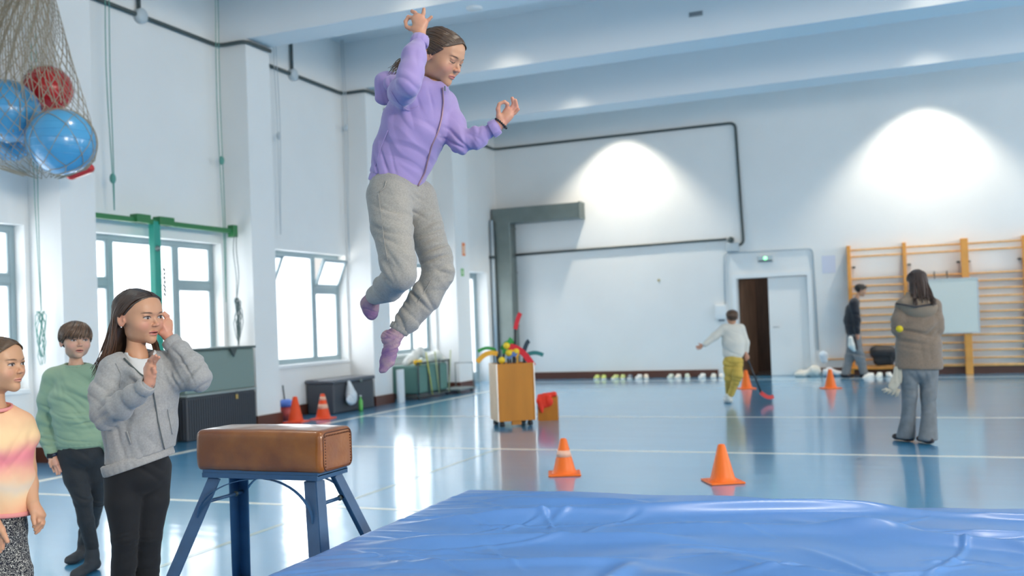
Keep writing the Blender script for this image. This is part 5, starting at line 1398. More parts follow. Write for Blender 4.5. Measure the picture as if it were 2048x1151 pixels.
seam('pocket_seam', jp, [(772, 362), (769, 375), (758, 384)], 3.2, 3.9, .0022, heather, g)
sk = limb([at(797, 662, 3.62), at(789, 674, 3.615)], [.030, .029], .015) + [u_(ell(at(775, 673, 3.625), (.026, .026, .026)), .02), u_(econe(at(784, 684, 3.61), at(775, 722, 3.605), (.031, .024), (.033, .019), cv(1, .2, .5)), .02), u_(econe(at(774, 722, 3.605), at(766, 739, 3.60), (.030, .017), (.019, .011), cv(1, .2, .5)), .012)]
for k in range(5): sk.append(u_(ell(at(762.5 + k * 2.6, 741.5 - k * 2.9 + (0 if k else 0), 3.60 - .002 * k), (.0085 - .0006 * k,) * 3), .006))
cloth(g, 'sock', sk, tie, .0028, [(at(783, 690, 3.6), .07, cv(-.3, 1, 0), .016, .0035), (at(785, 665, 3.6), .04, cv(.6, 1, 0), .012, .003)], 31)
sk = limb([at(745, 597, 3.71), at(741, 612, 3.72), at(742, 622, 3.725), at(744, 629, 3.72)], [.030, .030, .026, .020], .015) + [u_(ell(at(733, 605, 3.72), (.022, .022, .022)), .02), u_(cone(at(736, 620, 3.715), at(743, 631, 3.715), .016, .013), .01)]
cloth(g, 'sock', sk, tie, .003, [(at(742, 612, 3.68), .05, cv(.3, 1, 0), .016, .003)], 33)

# ================================================================= the girl in the grey hooded top
D = 3.5
gfl = mat('grey_melange_fleece', (.33, .325, .32), .9, bump=.10, bump_scale=450, sheen=.25, var=.11, var_scale=150)
blackl = mat('black_leggings', (.012, .013, .016), .82, spec=.25, sheen=.1, bump=.05, bump_scale=300)
tee = mat('pale_grey_tee', (.60, .60, .60), .85)
J = dict(pel=at(277, 925, 3.5), che=at(277, 765, 3.5), nek=at(273, 712, 3.5), hed=at(270, 648, 3.51), side=cv(-.80, .0, .60),
         shR=at(228, 738, 3.43), elR=at(218, 835, 3.36), wrR=at(297, 772, 3.24), shL=at(326, 728, 3.56), elL=at(398, 757, 3.50), wrL=at(340, 680, 3.53),
         hiR=at(248, 950, 3.47), knR=at(249, 1115, 3.47), anR=at(240, 1330, 3.52), hiL=at(306, 940, 3.54), knL=at(299, 1110, 3.53), anL=at(293, 1335, 3.58), toR=at(258, 1362, 3.42), toL=at(312, 1362, 3.5))
floorp = J['anR'].copy(); floorp[2] = 0; J.pop('toR'); J.pop('toL')
g = person('girl with long dark hair in grey zipped hooded top, both hands raised', floorp)
v, q, C = head_mesh(mouth='open', eyes='open', gaze=(-.0012, 0), res=.0018)
Rm, T = frame(cv(.89, -.02, .45), cv(.0, 1, .04), at(277, 638, 3.5)); hs = .955
parts = [(put(v, Rm, T, hs), q, C)]
parts.append(hand_part(hand_px(3.53, (336, 672), (342, 684), [[(325, 649, -.01), (318, 641, -.015), (317, 633, -.02)], [(330, 645, 0), (322, 636, -.012), (320, 628, -.02)], [(335, 643, .01), (330, 632, 0), (324, 626, -.010)], [(339, 644, .015), (336.5, 631, .010), (329, 624, 0)]], [(322, 665, -.012), (316.5, 659, -.016), (318, 652, -.018)], .93, rf=(.0066, .0068, .0064, .0056)), red=.6))
parts.append(hand_part(hand_px(3.24, (299, 764), (293, 776), [[(306, 733, 0), (311, 722, -.01), (318, 714, -.02)], [(301, 731, .0), (303, 719, -.01), (311.5, 710.5, -.02)], [(297, 732, .006), (298.5, 720, 0), (306, 712, -.008)], [(294, 737, .012), (294, 727, .008), (299, 719, .0)]], [(306, 752, -.008), (309, 744, -.014), (307.5, 736, -.02)], .92, rf=(.0066, .0068, .0064, .0056)), red=.55))
figure(g, J, parts=parts, k=.92)
put_hair(g, Rm, T, hs, 'long', 150, .0022, (.045, .026, .017), (.13, .062, .034), 7)
B().ball(T + Rm @ V3(.079, -.002, -.026) * hs - V3(*g.location), .0032, 8, 6).build('earring', mat('silver', (.8, .8, .8), .15, 1), g, True)
sd = J['side']
hp = econes([at(281, 932, 3.5), at(281, 850, 3.5), at(280, 790, 3.5), at(278, 748, 3.5)], [(.124, .098), (.126, .106), (.132, .112), (.116, .085)], sd)
hp += [u_(cone(at(236, 740, 3.44), at(277, 726, 3.5), .056, .055), .03), u_(cone(at(277, 726, 3.5), at(324, 730, 3.56), .055, .050), .03)]
hp += limb([at(230, 742, 3.43), at(214, 785, 3.40), at(213, 828, 3.36), at(240, 812, 3.31), at(270, 790, 3.27), at(292, 774, 3.24)], [.058, .058, .050, .044, .037, .024], .022)
hp += limb([at(326, 732, 3.56), at(362, 752, 3.52), at(396, 756, 3.50), at(384, 728, 3.51), at(360, 700, 3.52), at(345, 686, 3.53)], [.052, .052, .045, .043, .035, .024], .022)
hp += [u_(cone(at(240, 718, 3.58), at(262, 712, 3.60), .040, .040), .03), u_(cone(at(262, 712, 3.60), at(300, 714, 3.60), .040, .030), .03), u_(cone(at(236, 720, 3.50), at(250, 730, 3.42), .030, .022), .02), u_(cone(at(250, 730, 3.42), at(281, 758, 3.385), .020, .012), .02), u_(cone(at(306, 720, 3.55), at(304, 756, 3.42), .024, .012), .02)]
hb = at(281, 914, 3.5); ax = unit(cv(.12, 1, 0)); tilt = unit(cv(-.34, 1, 0) * -1)
lo_, hi_ = at(281, 900, 3.5) - .5, at(281, 900, 3.5) + .5
opening = [s_(cone(at(281, 700, 3.46), at(288, 738, 3.40), .045, .028), .01), s_(cone(at(277, 690, 3.5), at(279, 722, 3.48), .060, .048), .012)]
hoodie = hp + [s_(hspace(at(281, 916, 3.5), tilt, lo_, hi_), .004)] + opening
folds = [(at(214, 828, 3.34), .09, cv(-.6, .8, 0), .038, .007), (at(245, 805, 3.28), .09, cv(1, .3, 0), .040, .007), (at(225, 775, 3.38), .10, cv(.3, 1, 0), .045, .007), (at(384, 752, 3.47), .08, cv(-.5, 1, 0), .032, .008), (at(352, 735, 3.48), .08, cv(.9, .6, 0), .026, .009), (at(375, 722, 3.49), .08, cv(.8, -.8, 0), .034, .007),
         (at(240, 870, 3.42), .13, cv(1, .35, 0), .050, .007), (at(310, 850, 3.44), .15, cv(1, -.1, 0), .060, .005), (at(300, 800, 3.44), .10, cv(.6, -.9, 0), .04, .005), (at(240, 725, 3.42), .05, cv(.8, .8, 0), .02, .006)]
cloth(g, 'hooded_top', hoodie, gfl, .0042, folds, 41)
ribbed('cuff', at(286, 778, 3.255), at(299, 764, 3.24) - at(286, 778, 3.255), cv(1, 1, 0), .0325, .030, .036, gfl, g, 22, -.05)
ribbed('cuff', at(350, 692, 3.527), at(338, 677, 3.53) - at(350, 692, 3.527), cv(1, 0, 0), .0325, .030, .036, gfl, g, 22, -.05)
# hem band following the tilted hem
ribbed('hem_rib', at(280, 930, 3.5) , -tilt, sd, .127, .101, .042, gfl, g, 60)
seam('zip', hoodie, [(291, 752), (304, 770), (310, 800), (315, 835), (322, 868), (329, 898)], 3.2, 3.7, .0024, mat('grey_zip_tape', (.12, .13, .13), .5), g, 'dark grey zip', out=.006)
seam('pocket_seam', hoodie, [(254, 862), (262, 888)], 3.2, 3.7, .0018, gfl, g)
seam('pocket_seam', hoodie, [(336, 818), (345, 868)], 3.2, 3.8, .0014, gfl, g)
seam('armhole_seam', hoodie, [(232, 726), (241, 745), (240, 775)], 3.1, 3.7, .0014, gfl, g)
seam('drawcord', hoodie, [(248, 716), (262, 730), (280, 747), (288, 752)], 3.2, 3.6, .0030, con, g, 'dark hood edge', out=.004)
cloth(g, 't_shirt', [u_(econe(at(281, 712, 3.49), at(283, 775, 3.47), (.060, .045), (.085, .075), sd), .02), s_(cone(at(277, 680, 3.5), at(280, 706, 3.485), .060, .046), .006)], tee, .005, (), 3)
ring = [at(279 + 19 * math.cos(a), 704 + 6 * math.sin(a) + 3, 3.485 - .04 * math.sin(a)) - V3(*g.location) for a in np.linspace(0, 2 * math.pi, 20)]
lp = econes([at(279, 905, 3.5), at(279, 945, 3.5)], [(.098, .085), (.103, .088)], sd)
lp += limb([at(249, 940, 3.47), at(247, 1000, 3.46), at(250, 1075, 3.46), at(248, 1125, 3.48), at(242, 1190, 3.50), at(240, 1330, 3.52)], [.073, .064, .046, .043, .045, .031], .010)
lp += limb([at(305, 935, 3.54), at(304, 1000, 3.53), at(299, 1070, 3.52), at(297, 1120, 3.54), at(294, 1190, 3.56), at(293, 1335, 3.58)], [.068, .060, .044, .041, .042, .030], .010)
cloth(g, 'leggings', lp, blackl, .0055, [(at(250, 1080, 3.43), .06, cv(-.2, 1, 0), .018, .0028), (at(299, 1080, 3.48), .06, cv(.2, 1, 0), .018, .002), (at(280, 950, 3.42), .10, cv(.5, 1, 0), .035, .005), (at(245, 1180, 3.45), .10, cv(.2, 1, 0), .03, .003), (at(295, 1180, 3.5), .1, cv(.2, 1, 0), .03, .003)], 51)
def sockfoot(root, an, fdir, m, L=.19, res=.006, r=1.0):
    a = V3(*an); f = unit(V3(fdir[0], fdir[1], 0)); base = V3(a[0], a[1], 0)
    P = limb([a, base + V3(0, 0, .05)], [.031 * r, .033 * r]) + limb([a + V3(0, 0, .07), a], [.030 * r, .031 * r]) + [u_(ell(base - f * .028 + V3(0, 0, .030), (.029 * r,) * 3), .02), u_(econe(base + V3(0, 0, .034) + f * .01, base + f * (L - .06) + V3(0, 0, .026), (.032 * r, .030), (.040 * r, .023), np.cross(f, (0, 0, 1))), .025), u_(ell(base + f * (L - .045) + V3(0, 0, .019), (.033 * r, .033 * r, .017)), .02), s_(hspace((0, 0, .002), (0, 0, -1), base - .4, base + .4), 0)]
    return cloth(root, 'sock', P, m, res, (), 5)
for an, fd in ((J['anR'], cv(.5, 0, .8)), (J['anL'], cv(.6, 0, .7))): sockfoot(g, an, fd, mat('dark_sock', (.02, .02, .025), .8))

# ================================================================= the boy in the green sweatshirt
sage_c = mat('sage_green_sweatshirt', (.245, .365, .255), .88, bump=.08, bump_scale=400, sheen=.25, var=.05, var_scale=6)
charc = mat('charcoal_tracksuit', (.013, .017, .023), .8, sheen=.1, bump=.15, bump_scale=120)
D = 5.27
SKB = dict(base=(.60, .35, .24), shade=(.55, .30, .20), lip=(.58, .20, .17), blush=(.70, .32, .25), brow=(.06, .035, .02))
J = dict(pel=at(163, 900, D), che=at(153, 790, D), nek=at(152, 730, D), hed=at(150, 690, D+.01), side=cv(-.97, -.02, .2),
         shR=at(100, 755, D - .02), elR=at(92, 838, D + .02), wrR=at(104, 905, D - .05), shL=at(200, 752, D + .02), elL=at(216, 835, D + .03), wrL=at(218, 905, D),
         hiR=at(142, 905, D), knR=at(166, 1005, D - .04), anR=at(184, 1098, D + .02), hiL=at(186, 905, D + .02), knL=at(191, 1000, D + .10), anL=at(169, 1085, D + .34), toR=at(180, 1132, D - .1), toL=at(163, 1110, D + .2))
J['anR'][2] = .085; J['anL'][2] = .085; J.pop('toR'); J.pop('toL')
g = person('boy in sage green sweatshirt and dark trousers standing by the wall of windows', V3(J['anR'][0], J['anR'][1], 0))
v, q, C = head_mesh(mouth='open', eyes='open', gaze=(-.002, .001), res=.0022, skin=SKB, brow=.3)
Rm, T = frame(cv(.63, .05, .775), cv(-.04, 1, -.05), at(151, 684, D)); hs = .97
parts = [(put(v, Rm, T, hs), q, C)]
parts.append(hand_part(hand_px(D - .05, (106, 911), (103, 900), [[(116, 924, 0), (121, 934, 0), (122, 942, -.01)], [(112, 927, -.01), (118, 938, -.01), (119, 947, -.01)], [(108, 928, -.01), (112, 940, -.01), (114, 948, -.01)], [(104, 927, 0), (106, 937, 0), (108, 943, -.01)]], [(101, 917, -.02), (100, 925, -.03), (102, 933, -.03)], .98), res=.0028, skin=SKB, red=.6))
figure(g, J, skin=SKB, parts=parts, k=.9, res=.009)
put_hair(g, Rm, T, hs, 'bowl', 90, .0030, (.080, .042, .023), (.16, .088, .048), 9, dict(sweep=20))
sd = J['side']
hp = econes([at(163, 876, D), at(158, 830, D), at(155, 790, D), at(152, 758, D)], [(.135, .10), (.138, .105), (.140, .105), (.125, .080)], sd)
hp += [u_(cone(at(112, 752, D), at(152, 738, D), .052, .050), .03), u_(cone(at(152, 738, D), at(195, 750, D), .050, .050), .03)]
hp += limb([at(106, 757, D), at(97, 800, D + .01), at(93, 840, D + .02), at(97, 875, D), at(102, 900, D - .04)], [.058, .055, .048, .046, .035], .025)
hp += limb([at(196, 755, D + .02), at(210, 800, D + .03), at(216, 840, D + .03), at(218, 875, D + .02), at(219, 900, D)], [.056, .054, .048, .042, .030], .025)
lo_, hi_ = at(160, 850, D) - .6, at(160, 850, D) + .6
sw = hp + [s_(cone(at(151, 700, D), at(152, 724, D - .01), .062, .052), .008), s_(hspace(at(163, 876, D), cv(0, -1, 0), lo_, hi_), .004)] if False else hp + [s_(cone(at(151, 700, D), at(152, 724, D - .01), .062, .052), .008)]
cloth(g, 'sweatshirt', sw, sage_c, .0055, [(at(150, 800, D - .1), .16, cv(.6, 1, 0), .055, .010), (at(170, 845, D - .1), .12, cv(.2, 1, 0), .045, .008), (at(95, 835, D - .03), .09, cv(.2, 1, 0), .032, .010), (at(97, 880, D - .05), .06, cv(.1, 1, 0), .022, .008), (at(118, 780, D - .05), .10, cv(1, .5, 0), .045, .009), (at(185, 810, D - .1), .14, cv(.8, .8, 0), .05, .010), (at(140, 860, D - .1), .12, cv(.1, 1, 0), .03, .007)], 61)
ribbed('neck_rib', at(152, 734, D), cv(0, 1, .12), sd, .061, .054, .020, sage_c, g, 40)
ribbed('hem_rib', at(163, 890, D), cv(0, 1, 0), sd, .128, .095, .045, sage_c, g, 60)
ribbed('cuff', at(101, 899, D - .04), at(106, 911, D - .05) - at(101, 899, D - .04), cv(1, 0, 0), .031, .028, .035, sage_c, g, 24)
ribbed('wrist_watch', at(104.3, 907.5, D - .05), at(107, 914, D - .05) - at(104, 907, D - .05), cv(1, 0, 0), .0285, .026, .018, mat('navy_watch_strap', (.01, .02, .05), .4), g, 20, label='dark wrist watch')
w = B(); w.obox(at(100, 911, D - .075), cv(1, 0, 0), cv(0, 1, 0), cv(0, 0, 1), .014, .012, .006); wo = w.build('watch_case', mat('black_gloss', (.01, .01, .012), .2), g); wo.parent = g; wo.matrix_local = Matrix.Translation(-g.location)
lp = econes([at(163, 882, D), at(164, 908, D)], [(.115, .088), (.120, .092)], sd)
lp += limb([at(143, 908, D), at(152, 955, D - .02), at(166, 1000, D - .04), at(172, 1040, D - .02), at(184, 1092, D + .02)], [.076, .062, .047, .042, .036], .014)
lp += limb([at(185, 906, D + .02), at(190, 955, D + .05), at(192, 1000, D + .10), at(182, 1045, D + .22), at(171, 1080, D + .33)], [.072, .060, .047, .041, .036], .014)
cloth(g, 'trousers', lp, charc, .006, [(at(164, 995, D - .1), .08, cv(.5, 1, 0), .032, .007), (at(182, 1085, D - .05), .05, cv(.2, 1, 0), .02, .004), (at(150, 915, D - .1), .10, cv(.7, 1, 0), .045, .006), (at(192, 1010, D + .05), .08, cv(.2, 1, 0), .024, .004)], 71)
sgr = mat('charcoal_sock', (.030, .036, .045), .85)
sockfoot(g, J['anR'], cv(-.10, 0, 1), sgr, .20, .006, 1.1); sockfoot(g, J['anL'], cv(-.1, 0, 1), sgr, .19, .006, 1.1)

# ================================================================= the girl in the tie-dye T-shirt, cut by the left edge
D = 3.2
td = bpy.data.materials.new('orange_pink_tie_dye'); td.use_nodes = True; nt = td.node_tree; b = nt.nodes['Principled BSDF']; b.inputs['Roughness'].default_value = .85
tc = nt.nodes.new('ShaderNodeTexCoord'); sp = nt.nodes.new('ShaderNodeSeparateXYZ'); nz = nt.nodes.new('ShaderNodeTexNoise'); nz.inputs['Scale'].default_value = 6; nz.inputs['Detail'].default_value = 3
nt.links.new(tc.outputs['Object'], nz.inputs['Vector']); nt.links.new(tc.outputs['Object'], sp.inputs[0])
ma = nt.nodes.new('ShaderNodeMath'); ma.operation = 'MULTIPLY_ADD'; nt.links.new(nz.outputs['Fac'], ma.inputs[0]); ma.inputs[1].default_value = .16; nt.links.new(sp.outputs['Z'], ma.inputs[2])
mr = nt.nodes.new('ShaderNodeMapRange'); mr.inputs[1].default_value = .72; mr.inputs[2].default_value = 1.18; nt.links.new(ma.outputs[0], mr.inputs[0])
cr = nt.nodes.new('ShaderNodeValToRGB'); cr.color_ramp.interpolation = 'B_SPLINE'; els = [(0, (.75, .20, .20)), (.10, (.85, .45, .26)), (.22, (.86, .62, .36)), (.30, (.62, .56, .50)), (.38, (.85, .55, .30)), (.50, (.78, .25, .28)), (.60, (.74, .20, .26)), (.70, (.88, .60, .32)), (.82, (.90, .64, .36)), (.93, (.85, .42, .25)), (1, (.80, .28, .25))]
while len(cr.color_ramp.elements) < len(els): cr.color_ramp.elements.new(.5)
for e_, (p_, c_) in zip(cr.color_ramp.elements, els): e_.position = p_; e_.color = (*c_, 1)
nt.links.new(mr.outputs[0], cr.inputs[0]); nt.links.new(cr.outputs[0], b.inputs['Base Color'])
pinkr = mat('pink_shirt_trim', (.78, .30, .28), .85)
pat = bpy.data.materials.new('black_white_squiggle_print'); pat.use_nodes = True; nt = pat.node_tree; b = nt.nodes['Principled BSDF']; b.inputs['Roughness'].default_value = .85
tc = nt.nodes.new('ShaderNodeTexCoord'); nz = nt.nodes.new('ShaderNodeTexNoise'); nz.inputs['Scale'].default_value = 170; nz.inputs['Detail'].default_value = 0; nt.links.new(tc.outputs['Object'], nz.inputs['Vector'])
cr = nt.nodes.new('ShaderNodeValToRGB'); cr.color_ramp.interpolation = 'CONSTANT'; cr.color_ramp.elements[0].color = (.012, .014, .025, 1); cr.color_ramp.elements[1].position = .475; cr.color_ramp.elements[1].color = (.62, .62, .58, 1); e_ = cr.color_ramp.elements.new(.555); e_.color = (.012, .014, .025, 1)
nt.links.new(nz.outputs['Fac'], cr.inputs[0]); nt.links.new(cr.outputs[0], b.inputs['Base Color'])
J = dict(pel=at(-4, 1040, D), che=at(-2, 890, D), nek=at(-12, 826, D), hed=at(-12, 752, D), side=cv(-.90, 0, .42),
         shR=at(-62, 850, D - .06), elR=at(-66, 950, D - .05), wrR=at(-16, 1040, D - .16), shL=at(44, 848, D + .05), elL=at(51, 938, D + .045), wrL=at(68, 1010, D),
         hiR=at(-30, 1065, D - .02), knR=at(-24, 1240, D - .04), anR=at(-30, 1400, D), hiL=at(22, 1060, D + .03), knL=at(26, 1240, D), anL=at(20, 1400, D + .04), toR=at(-20, 1430, D - .12), toL=at(30, 1430, D - .1))
J['anR'][2] = J['anL'][2] = .08; J.pop('toR'); J.pop('toL')
g = person('girl in pink and orange tie dye T-shirt at the left edge', V3(J['anR'][0], J['anR'][1], 0))
SKP = dict(base=(.60, .33, .19), shade=(.55, .28, .17), lip=(.60, .24, .18), blush=(.70, .32, .21), brow=(.10, .05, .025))
v, q, C = head_mesh(mouth='closed', eyes='open', gaze=(0.0, .0012), res=.0018, skin=SKP)
Rm, T = frame(cv(.985, .06, .14), cv(-.05, 1, 0), at(-5, 735, D)); hs = .90
parts = [(put(v, Rm, T, hs), q, C)]
parts.append(hand_part(hand_px(D, (67, 1009), (61, 985, .03), [[(75, 1028, -.008), (77, 1042, -.01), (68, 1052, -.01)], [(79, 1029, .0), (82, 1046, .0), (71, 1059, -.005)], [(82, 1030, .008), (85.5, 1047, .008), (77, 1060, .004), (72, 1065, 0)], [(84, 1030, .016), (87, 1043, .016), (84, 1054, .014)]], [(66.5, 1022, -.018), (67, 1036, -.026), (68.5, 1047, -.03)], .96), skin=SKP, red=.4))
parts.append(hand_part(hand_px(D - .16, (-12, 1045), (-22, 1030), [[(4, 1064, 0), (6, 1080, -.01), (5, 1096, -.01)], [(-1, 1067, 0), (0, 1085, -.01), (0, 1102, -.01)], [(-6, 1069, 0), (-6, 1086, 0), (-6, 1101, 0)], [(-11, 1069, 0), (-12, 1083, 0), (-12, 1095, 0)]], [(3, 1058, -.01), (9, 1070, -.018), (15, 1082, -.02)], .95), skin=SKP, red=.5))
armskin = [limb([at(46, 868, D + .05), at(51, 938, D + .045), at(56, 968, D + .035), at(66, 1008, D)], [.040, .031, .029, .020], .02)]
v, q = sdf_mesh(armskin[0], .004); v = smooth_mesh(v, q, 1); parts.append((v, q, hand_cols(v, skin=SKP, red=.1)))
figure(g, J, skin=SKP, parts=parts, k=.95, res=.007)
put_hair(g, Rm, T, hs, 'tied', 120, .0022, (.10, .058, .030), (.14, .085, .045), 13, dict(tz=.0))
sd = J['side']
hp = econes([at(-14, 1052, D), at(-14, 960, D), at(-14, 900, D), at(-12, 852, D)], [(.135, .098), (.125, .094), (.118, .092), (.104, .066)], sd)
hp += [u_(cone(at(-62, 848, D - .05), at(-12, 826, D), .042, .046), .03), u_(cone(at(-12, 826, D), at(42, 848, D + .05), .046, .042), .03)]
hp += limb([at(40, 850, D + .05), at(50, 874, D + .05)], [.046, .048], .012) + limb([at(-60, 854, D - .05), at(-66, 885, D - .05)], [.046, .052], .02)
lo_, hi_ = at(0, 950, D) - .6, at(0, 950, D) + .6
sh = hp + [s_(cone(at(-12, 770, D), at(-11, 806, D - .01), .064, .052), .006), s_(hspace(at(-2, 1028, D), cv(.08, -1, 0), lo_, hi_), .003)]
o = cloth(g, 't_shirt', sh, td, .0048, [(at(0, 950, D - .1), .16, cv(1, .3, 0), .060, .006), (at(25, 900, D - .08), .10, cv(.8, -.7, 0), .045, .006), (at(50, 865, D), .05, cv(1, .3, 0), .025, .004)], 81)
ribbed('neck_rib', at(-11, 817, D), cv(.08, 1, .18), sd, .055, .050, .012, pinkr, g, 10, amp=0)
ribbed('hem', at(-14, 1024, D), cv(.08, 1, 0), sd, .134, .098, .016, pinkr, g, 10, amp=0)
lp = econes([at(-14, 1025, D), at(-14, 1060, D)], [(.100, .078), (.104, .082)], sd) + limb([at(-32, 1060, D - .02), at(-30, 1150, D - .03), at(-26, 1240, D - .04), at(-30, 1390, D)], [.085, .082, .065, .055], .025) + limb([at(8, 1058, D + .03), at(12, 1110, D + .02), at(18, 1150, D), at(16, 1240, D), at(14, 1395, D + .04)], [.062, .066, .070, .060, .052], .025)
cloth(g, 'patterned_trousers', lp, pat, .0055, [(at(45, 1130, D - .05), .10, cv(.1, 1, 0), .022, .007), (at(20, 1080, D - .1), .1, cv(1, .2, 0), .04, .005)], 91)
for an in (J['anR'], J['anL']): sockfoot(g, an, cv(.4, 0, .8), sgr)

# ================================================================= woman in the long coat, seen from behind
D = 9.12
coatm = mat('taupe_wool_coat', (.225, .165, .122), .95, bump=.4, bump_scale=120, sheen=.3, var=.1, var_scale=60)
denim = mat('washed_grey_denim', (.185, .20, .215), .85, var=.16, var_scale=14, bump=.2, bump_scale=60, col2=None)
J = dict(pel=at(1836, 715, D), che=at(1838, 628, D), nek=at(1836, 592, D), hed=at(1836, 575, D), side=cv(1, 0, 0),
         shR=at(1868, 608, D), elR=at(1873, 658, D - .02), wrR=at(1860, 665, D + .14), shL=at(1806, 608, D), elL=at(1795, 655, D), wrL=at(1812, 664, D + .16),
         hiR=at(1857, 735, D), knR=at(1857, 800, D - .02), anR=at(1855, 870, D - .08), hiL=at(1818, 735, D), knL=at(1818, 800, D + .02), anL=at(1813, 866, D + .14), toR=at(1850, 878, D - .02), toL=at(1800, 873, D + .25))
for k in ('anR', 'anL'): J[k][2] = .09
for k in ('toR', 'toL'): J[k][2] = .03
g = person('woman in long taupe coat and grey jeans seen from behind by the wall bars', V3(J['anR'][0], J['anR'][1], 0))
v, q, C = head_mesh(res=.005)
Rm, T = frame(cv(.05, -.25, -.97), cv(0, 1, -.2), at(1834, 566, D)); hs = 1.0
figure(g, J, parts=[(put(v, Rm, T, hs), q, C), hand_part(hand_px(D + .17, (1815, 664), (1808, 664), [[(1822, 661), (1827, 660), (1831, 661)], [(1822, 664), (1827, 663), (1831, 664)], [(1822, 667), (1827, 666), (1830, 667)], [(1821, 670), (1825, 669), (1828, 670)]], [(1818, 659), (1822, 656), (1825, 655)], 1.1), .006)], res=.014, k=1.08)
put_hair(g, Rm, T, hs * 1.06, 'long', 60, .0058, (.042, .022, .016), (.06, .032, .022), 15, res=.007)
sd = J['side']
cp = econes([at(1838, 730, D), at(1837, 690, D), at(1837, 650, D), at(1837, 615, D)], [(.225, .155), (.205, .145), (.185, .13), (.165, .10)], sd, .05)
cp += [u_(cone(at(1808, 610, D), at(1837, 600, D), .065, .07), .04), u_(cone(at(1837, 600, D), at(1866, 610, D), .07, .065), .04)]
cp += limb([at(1806, 612, D), at(1797, 640, D - .01), at(1797, 657, D), at(1812, 664, D + .13)], [.068, .062, .060, .050], .04) + limb([at(1868, 612, D), at(1873, 640, D - .02), at(1874, 657, D - .02), at(1862, 665, D + .12)], [.066, .060, .058, .05], .04)
lo_, hi_ = at(1837, 700, D) - .9, at(1837, 700, D) + .9
cp += [s_(hspace(at(1837, 738, D), cv(0, -1, 0), lo_, hi_), .01)]
cloth(g, 'coat', cp, coatm, .011, [(at(1825, 670, D - .1), .16, cv(.3, 1, 0), .09, .022), (at(1855, 665, D - .1), .13, cv(-.5, 1, 0), .08, .022), (at(1838, 700, D - .1), .2, cv(1, .3, 0), .12, .012), (at(1800, 650, D), .08, cv(0, 1, 0), .05, .015)], 95)
colp = [u_(econe(at(1835, 609, D - .03), at(1836, 592, D - .01), (.185, .150), (.115, .09), sd), .03), u_(cone(at(1793, 608, D - .03), at(1806, 603, D - .09), .018, .03), .04), s_(cone(at(1836, 570, D), at(1836, 588, D - .01), .12, .085), .01)]
cloth(g, 'coat_collar', colp, mat('light_taupe_wool', (.30, .225, .165), .95, bump=.4, bump_scale=120), .010, (), 96)
B().tube([at(1792 + i * 8, 613 - abs(i - 5) * 1.3, D - .15 - .05 * math.sin(i / 10 * 3.14)) - V3(*g.location) for i in range(11)], .010, 6).build('collar_trim', mat('dark_piping', (.03, .025, .03), .6), g, True)
jp = econes([at(1837, 715, D), at(1837, 740, D)], [(.17, .12), (.175, .12)], sd) + limb([at(1818, 740, D), at(1819, 790, D + .02), at(1817, 830, D + .06), at(1812, 872, D + .12)], [.090, .070, .064, .088], .015) + limb([at(1857, 740, D), at(1857, 790, D - .02), at(1858, 830, D - .04), at(1856, 876, D - .08)], [.092, .072, .068, .088], .015) + [s_(hspace((0, 0, .03), (0, 0, -1), lo_ - .5, hi_ + .5), .004)]
cloth(g, 'jeans', jp, denim, .012, [(at(1818, 790, D - .1), .12, cv(.2, 1, 0), .06, .014), (at(1857, 800, D - .1), .12, cv(-.2, 1, 0), .07, .012), (at(1838, 750, D - .1), .12, cv(1, .5, 0), .06, .01)], 97)
def bigshoe(root, an, f, m, L=.26):
    a = V3(an[0], an[1], 0); f = unit(V3(f[0], f[1], 0)); s_d = np.cross(f, (0, 0, 1))
    P = [u_(econe(a - f * .05 + V3(0, 0, .045), a + f * (L - .13) + V3(0, 0, .035), (.040, .042), (.045, .030), s_d), .03), u_(cone(a + V3(0, 0, .05), a + V3(0, 0, .10), .04, .045), .03), s_(hspace((0, 0, .002), (0, 0, -1), a - .5, a + .5), 0)]
    return cloth(root, 'shoe', P, m, .010, (), 3)
dkshoe = mat('dark_shoe', (.025, .02, .025), .5)
bigshoe(g, J['anR'], cv(-.1, 0, -1), dkshoe); bigshoe(g, J['anL'], cv(-.5, 0, -1), dkshoe)
scf = mat('cream_knit_scarf', (.50, .46, .38), .95, bump=.4, bump_scale=90)
cloth(g, 'scarf', [u_(econe(at(1797, 735, D - .02), at(1792, 762, D - .02), (.05, .02), (.055, .022), cv(1, 0, 0)), .02), u_(econe(at(1792, 762, D - .02), at(1782, 776, D - .02), (.055, .022), (.045, .018), cv(1, .6, 0)), .02), u_(econe(at(1834, 740, D - .04), at(1836, 760, D - .04), (.03, .02), (.03, .018), cv(1, 0, 0)), .02)], scf, .010, [(at(1790, 755, D - .05), .15, cv(1, 0, 0), .03, .01)], 98)
m = B()
for k in range(9):
    a = at(1774 + k * 3.2, 776 + (k % 3), D - .02); m.tube([a - V3(*g.location), at(1764 + k * 3.8, 783 + 1.5 * k - (0 if k % 2 else 3), D - .02) - V3(*g.location)], .009, 5)
m.build('scarf_fringe', scf, g, True)
yb = B().ball((0, 0, 0), .034, 20, 14).build('tennis_ball', mat('yellow_felt', (.72, .55, .02), .8, bump=.3, bump_scale=100), None, True); yb.location = at(1799, 657, D - .06); tag(yb, 'yellow ball held under the woman\'s left elbow', 'ball')

